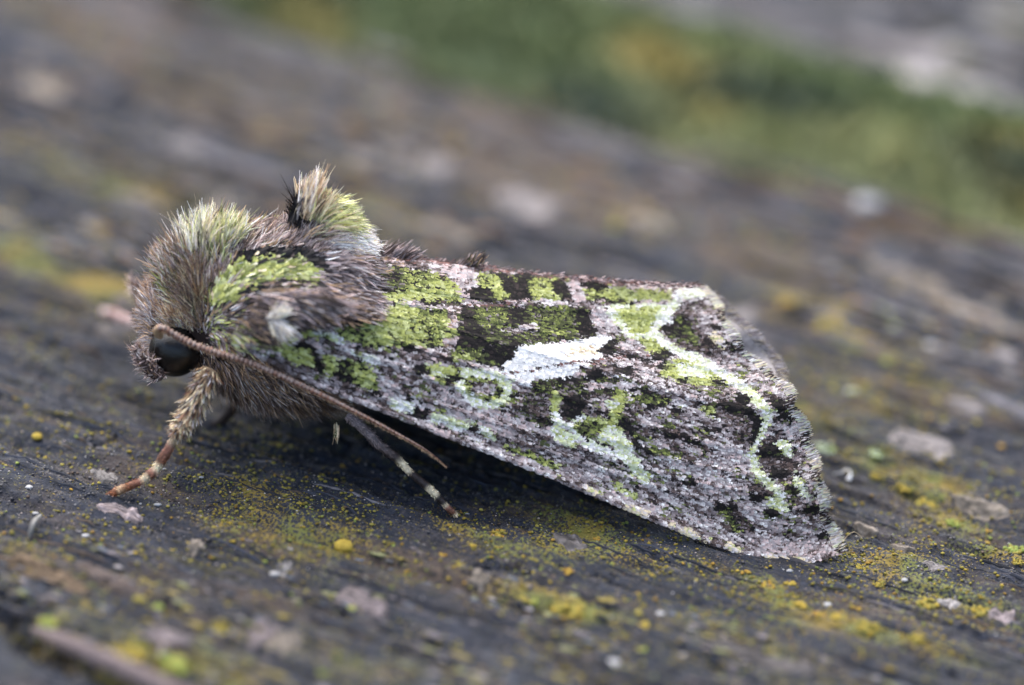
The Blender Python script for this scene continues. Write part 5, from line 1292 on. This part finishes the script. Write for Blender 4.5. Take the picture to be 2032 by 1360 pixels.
def flake(name, px, py, lx, wx, col, label, cat, group, ang=0.0, seed=0, lift=.03, thick=.05):
    """thin splinter of weathered wood lying along the grain; lx, wx half sizes in photo pixels"""
    g = ground_at(px, py); k = ((g - CAM) @ DV) / DIST
    hl = lx / PXMM * k / .98; hw = max(wx / PXMM * k / (.47 + .3 * abs(math.sin(ang))), .05)
    n, m_ = 44, 13
    a, b_ = np.meshgrid(np.linspace(-1, 1, n), np.linspace(-1, 1, m_), indexing='ij')
    prof = (1 - np.abs(a) ** 2.6) ** .5 * (.40 + .6 * noise(a * 3 + seed, a * 0, seed + 3) + .28 * noise(a * 9 + seed, np.sign(b_) * 3, seed + 4))
    x = hl * (a + .12 * (noise(b_ * 3, b_ * 0 + seed, seed) - .5)); y = hw * b_ * prof + hw * .5 * (noise(a * 2 + 9, a * 0, seed + 8) - .5)
    th_ = PHI + ang
    X = g[0] + x * math.cos(th_) - y * math.sin(th_); Y = g[1] + x * math.sin(th_) + y * math.cos(th_)
    z = surf(X.ravel(), Y.ravel()).reshape(X.shape)
    edge = (1 - np.abs(b_) ** 3) * (1 - np.abs(a) ** 6)
    top = z + lift * edge + thick * edge * (.5 + noise(a * 4, b_ * 4 + 5, seed + 5)); bot = z - .08
    V = np.concatenate([np.stack([X, Y, top], -1).reshape(-1, 3), np.stack([X, Y, bot], -1).reshape(-1, 3)])
    f = grid_faces(n, m_); idx = np.arange(n * m_).reshape(n, m_)
    rim = np.concatenate([idx[:, 0], idx[-1, 1:], idx[-2::-1, -1], idx[0, -2:0:-1]]); nx = np.roll(rim, -1)
    c = np.asarray(col)[None] * (.25 + 1.1 * noise(b_.ravel() * 9 + seed, a.ravel() * 2.5, seed + 2) * (.5 + noise(a.ravel() * 9, b_.ravel() * 6 + seed, seed)))[:, None]
    o = mesh_obj(name, V, [f, f[:, ::-1] + n * m_, np.stack([rim, rim + n * m_, nx + n * m_, nx], 1)], M_flake, None, col=np.concatenate([c, c]), origin=g)
    return tag(o, label, cat, group)
PF = np.array([.22, .205, .205]); PP_ = np.array([.34, .29, .30]); PW = np.array([.40, .385, .38]); PT = np.array([.25, .22, .185])
FG = 'pale wood flakes on the boards'
FLAKES = [
    (85, 182, 52, 22, PT * 1.25, 'bright pale flake at the far upper left of the front board', 0), (362, 294, 34, 20, PF * 1.1, 'blurred lilac grey flake between the upper left flake and the moth crest', 0),
    (715, 320, 34, 26, PF, 'blurred round grey flake right of the crest tip', 0), (866, 328, 32, 28, PF * 1.2, 'brightest round flake behind the wing ridge', 0), (795, 300, 28, 22, PF * .9, 'dull grey flake between the two round ones behind the ridge', 0), (795, 345, 28, 18, PF * .95, 'small grey flake just below the dull one behind the ridge', 0),
    (1040, 404, 62, 26, PF * 1.15, 'broad pale lilac flake behind the middle of the wing ridge', 0), (905, 445, 64, 18, PT, 'long pinkish pale flake just behind the wing ridge', 0), (1288, 450, 42, 24, PT * 1.15, 'creamy pale flake behind the rear end of the ridge', 0),
    (432, 428, 44, 26, PT * 1.05, 'cream flake just behind the front crest of the moth', 0), (268, 405, 50, 22, PF * .85, 'faint grey flake left of the front crest', 0), (230, 655, 34, 14, PF * .8, 'small grey flake below the far front leg', 0), (240, 610, 18, 12, PP_ * .7, 'tiny lilac flake behind the far front leg', 0),
    (1460, 640, 34, 30, PF * 1.15, 'pale lilac flake touching the wing margin from behind', 0), (1800, 560, 84, 20, PT, 'pale splinter at right, upper short branch of the forked pair', .25), (1905, 610, 150, 20, PT * 1.15, 'longest pale splinter at right, running to the edge', -.12),
    (1832, 882, 70, 26, PF, 'wide pale scuffed flake right of the wing margin', 0), (1990, 706, 28, 16, PF * 1.25, 'small bright flake at the right edge below the longest splinter', 0), (1920, 808, 44, 10, PF, 'thin pale flake between the scuffed flake and the right edge', 0), (1945, 1002, 64, 12, PT * .9, 'tan splinter right of the largest yellow crust', 0),
    (238, 1016, 48, 12, PP_ * .8, 'pinkish white curved flake below the tip of the front foot', .1), (205, 945, 30, 13, PW * .55, 'white scuffed flake beside the tip of the front foot', 0),
    (1718, 1050, 26, 7, PT, 'small tan flake right of the wing tip', 0), (1792, 1083, 26, 7, PT * .9, 'small tan flake further right of the wing tip', 0), (1856, 1124, 26, 8, PF, 'grey flake in the right foreground above the long flake', 0), (1886, 1182, 24, 10, PW * .9, 'bright flake between yellow crusts at lower right', 0), (1985, 1228, 26, 10, PP_ * .9, 'blurred pinkish flake at lower right edge', 0),
    (1130, 1075, 40, 12, PF * .6, 'dull grey flake left of the orange and yellow beads', 0), (520, 1250, 28, 26, PP_ * .6, 'blurred lilac flake in the left foreground', 0), (570, 1275, 30, 22, PT * .85, 'blurred tan flake in the left foreground beside the lilac one', 0), (330, 1265, 44, 26, PP_ * .75, 'blurred pinkish flake behind the foreground twig', 0), (720, 1200, 60, 16, PP_ * .5, 'faint pink flake in the middle foreground', 0),
    (950, 1165, 20, 18, PT * .8, 'small blurred tan flake left of the yellow foreground dots', 0), (560, 1140, 14, 12, PW * .8, 'tiny white flake in the middle foreground', 0), (390, 1085, 18, 12, PT, 'small tan flake left of the largest yellow dot', 0), (90, 1125, 110, 9, np.array([.17, .12, .075]), 'orange brown splinter on the left foreground ridge', -.05),
    (220, 1165, 80, 9, np.array([.16, .125, .11]), 'brown splinter continuing down the left foreground ridge', -.05), (1500, 1310, 120, 14, PF * .45, 'faint grey splinter at the bottom right of centre', 0),
]
for i, (px, py, lx, wx, c, lab, an) in enumerate(FLAKES):
    flake('wood_flake', px, py, lx, wx, c, lab, 'wood flake', FG, an, i * 3 + 1)
# two pale patches of lichen on the far board
def far_flake(px, py, lx, wx, col, lab, seed):
    g = on_z(px, py, -.1); k = ((g - CAM) @ DV) / DIST
    m0 = lump_mesh('lichen_crust', [col, col * .85, col * 1.1], 14, .12, 40 + seed, M_flake)
    o = bpy.data.objects.new('lichen_crust', m0); sc.collection.objects.link(o)
    o.location = g * U; o.scale = (lx / PXMM * k, wx / PXMM * k / .47, 1.2); o.rotation_euler = (0, 0, PHI)
    tag(o, lab, 'lichen', 'pale lichen on the far board')
far_flake(1890, 190, 130, 34, PW, 'pale grey lichen crust on the edge of the far board', 1)
far_flake(1790, 90, 130, 40, PF * 1.1, 'dull grey lichen crust further back on the far board', 2)
far_flake(2010, 100, 60, 36, PF * .9, 'grey lichen crust at the right edge of the far board', 3)
far_flake(1080, 20, 60, 30, PF, 'grey lichen crust at the left end of the visible far board', 4)

W_MESH = [lump_mesh('grit', [np.array([.42, .43, .44])], 1, .38, 60 + k, M_grit) for k in range(3)]
GRITS = [
    (675, 1030, 10, 'white grain of grit just above the largest yellow lichen dot', 1), (313, 1003, 8, 'long white grain of grit right of the pinkish flake', .5), (281, 1001, 7, 'greyish grain of grit between the pinkish flake and the long white grain', .8), (326, 932, 5, 'small white grain of grit beside the ringed front leg', .6), (400, 948, 5, 'small white grain of grit right of the front leg', .8), (410, 977, 6, 'white grain of grit below the small one right of the front leg', .7),
    (545, 1141, 11, 'blurred pale green grey grain of grit in the middle foreground', 1), (1642, 1201, 9, 'white grain of grit between the big yellow dots below the wing tip', 1), (1567, 1134, 7, 'white grain of grit right under the cream wing tip', .8), (1720, 410, 30, 'largest out of focus white grain far behind at right', 1),
    (1216, 1318, 16, 'blurred lilac white grain at the bottom right of centre', 1), (1310, 1220, 10, 'blurred grey grain right of the lone yellow foreground dot', 1), (927, 1021, 5, 'small white grain beside the middle foot', .4), (1024, 993, 4, 'tiny white grain in the shade under the wing', 1), (58, 968, 8, 'blurred white grain left of the front foot', 1), (70, 1020, 7, 'blurred pale grain above the white fibre at left', 1), (1690, 780, 14, 'blurred pale grain behind the wing margin', 1), (1795, 1152, 7, 'pale mint grain at right between yellow crusts', 1), (170, 1065, 9, 'blurred grey grain right of the white fibre', 1), (1845, 690, 16, 'blurred pinkish grain below the forked splinters', 1),
]
for i, (px, py, r_, lab, ra) in enumerate(GRITS):
    put(W_MESH[i % 3], 'grit', px, py, r_, lab, 'grit', 'white grains of grit on the wood', ratio=ra * .85, sink=-.05, rot=.6 + PHI)

def fibre(name, pts, rad, col, label, cat, lift=.06):
    a = np.array(pts, float); G = np.array([ground_at(x, y) for x, y in a[:, :2]]); G[:, 2] += np.array([p[2] if len(p) > 2 else lift for p in pts])
    t = np.linspace(0, 1, 40); P = curve(G, t); R = np.interp(t, np.linspace(0, 1, len(rad)), rad)
    V, F, ring = tube(P, R, 10)
    c = np.asarray(col)[None] * (.75 + .5 * noise(V[:, 0] * 6, V[:, 1] * 12, 7))[:, None]
    return tag(mesh_obj(name, V, F, M_flake, None, col=c, origin=G[0]), label, cat)
fibre('twig', [(66, 1280), (130, 1306), (200, 1337), (300, 1384), (420, 1440)], [.10, .26, .33, .34, .32], (.175, .14, .14), 'pinkish grey bare twig lying in the groove at the lower left corner', 'twig', .55)
fibre('fibre', [(58, 1072, .1), (66, 1050, .22), (80, 1032, .16)], [.06, .085, .06], (.30, .30, .285), 'short white bent fibre standing out on the wood at far left', 'fibre')
fibre('fibre', [(1654, 943, .05), (1668, 944, .12), (1680, 942, .2), (1687, 950, .2), (1683, 958, .1)], [.015, .02, .022, .03, .09], (.75, .78, .80), 'tiny curled white fibre with a knob beside the wing margin', 'fibre')
fibre('fibre', [(1660, 1090, .05), (1690, 1072, .3), (1712, 1078, .15)], [.012, .016, .01], (.42, .34, .22), 'fine tan hair curving away from the wing tip', 'fibre')

def wood_fibres(n, box, dens, cols, wts, lo, hi, w0, w1, name, label):
    pl, ph, ql, qh = box
    p = rng.uniform(pl, ph, n); q = rng.uniform(ql, qh, n)
    kp = rng.random(n) < dens(p, q); p, q = p[kp], q[kp]; k = len(p); m_ = 10
    L = lo + (hi - lo) * rng.random(k) ** 2.2; t = np.linspace(-.5, .5, m_)
    wob = rng.normal(0, .05, k)[:, None] * np.sin(t * 5 + rng.random(k)[:, None] * 6)
    pp = p[:, None] + L[:, None] * t; qq = q[:, None] + wob * L[:, None] * .5 + rng.normal(0, .03, k)[:, None] * L[:, None] * t
    W = (rng.uniform(w0, w1, k)[:, None] * np.sqrt(np.clip(1 - (2 * t) ** 2, .02, 1)))
    lift = rng.uniform(.0, .05, k)[:, None]
    rows = []
    for o_, z_ in ((-1, -.05), (-.35, 1), (.35, 1), (1, -.05)):
        q2 = qq + o_ * W
        z = height(pp.ravel(), q2.ravel()).reshape(pp.shape)
        if z_ > 0: z = z + W * .6 + lift * (1 - (2 * t) ** 2)
        else: z = z - .04
        rows.append(np.stack([pp * GA[0] + q2 * GB[0], pp * GA[1] + q2 * GB[1], z], -1))
    V = np.stack(rows, 2).reshape(-1, 3)
    f = grid_faces(m_, 4); F = (np.arange(k)[:, None, None] * (m_ * 4) + f[None]).reshape(-1, 4)
    cs = np.array(cols); w = np.array(wts, float)
    c = cs[rng.choice(len(cs), k, p=w / w.sum())] * rng.uniform(.6, 1.3, k)[:, None]
    tag(mesh_obj(name, V, F, M_flake, None, col=np.repeat(c, m_ * 4, 0)), label, None, None, 'stuff')
wood_fibres(4200, (-27, 30, -20, 14), lambda p, q: np.clip((fbm(p * .15, q * .8, 501, 3) - .38) * 4, 0, 1),
    [np.array([.035, .042, .062]), np.array([.014, .018, .028]), np.array([.12, .115, .125]), np.array([.10, .075, .055]), np.array([.075, .07, .035])], [4, 3, 1.6, 1.2, 1], .4, 5.0, .015, .055, 'wood_fibres', 'split weathered fibres standing out along the grain of the front board')
wood_fibres(2000, (-70, 70, 14, Q_EDGE - 1), lambda p, q: np.clip((fbm(p * .1, q * .5, 502, 3) - .38) * 4, 0, 1),
    [np.array([.035, .042, .062]), np.array([.014, .018, .028]), np.array([.17, .165, .18]), np.array([.13, .09, .06])], [3, 3, 2, 1.4], 2, 10, .05, .16, 'wood_fibres', 'blurred weathered fibres along the grain behind the moth')
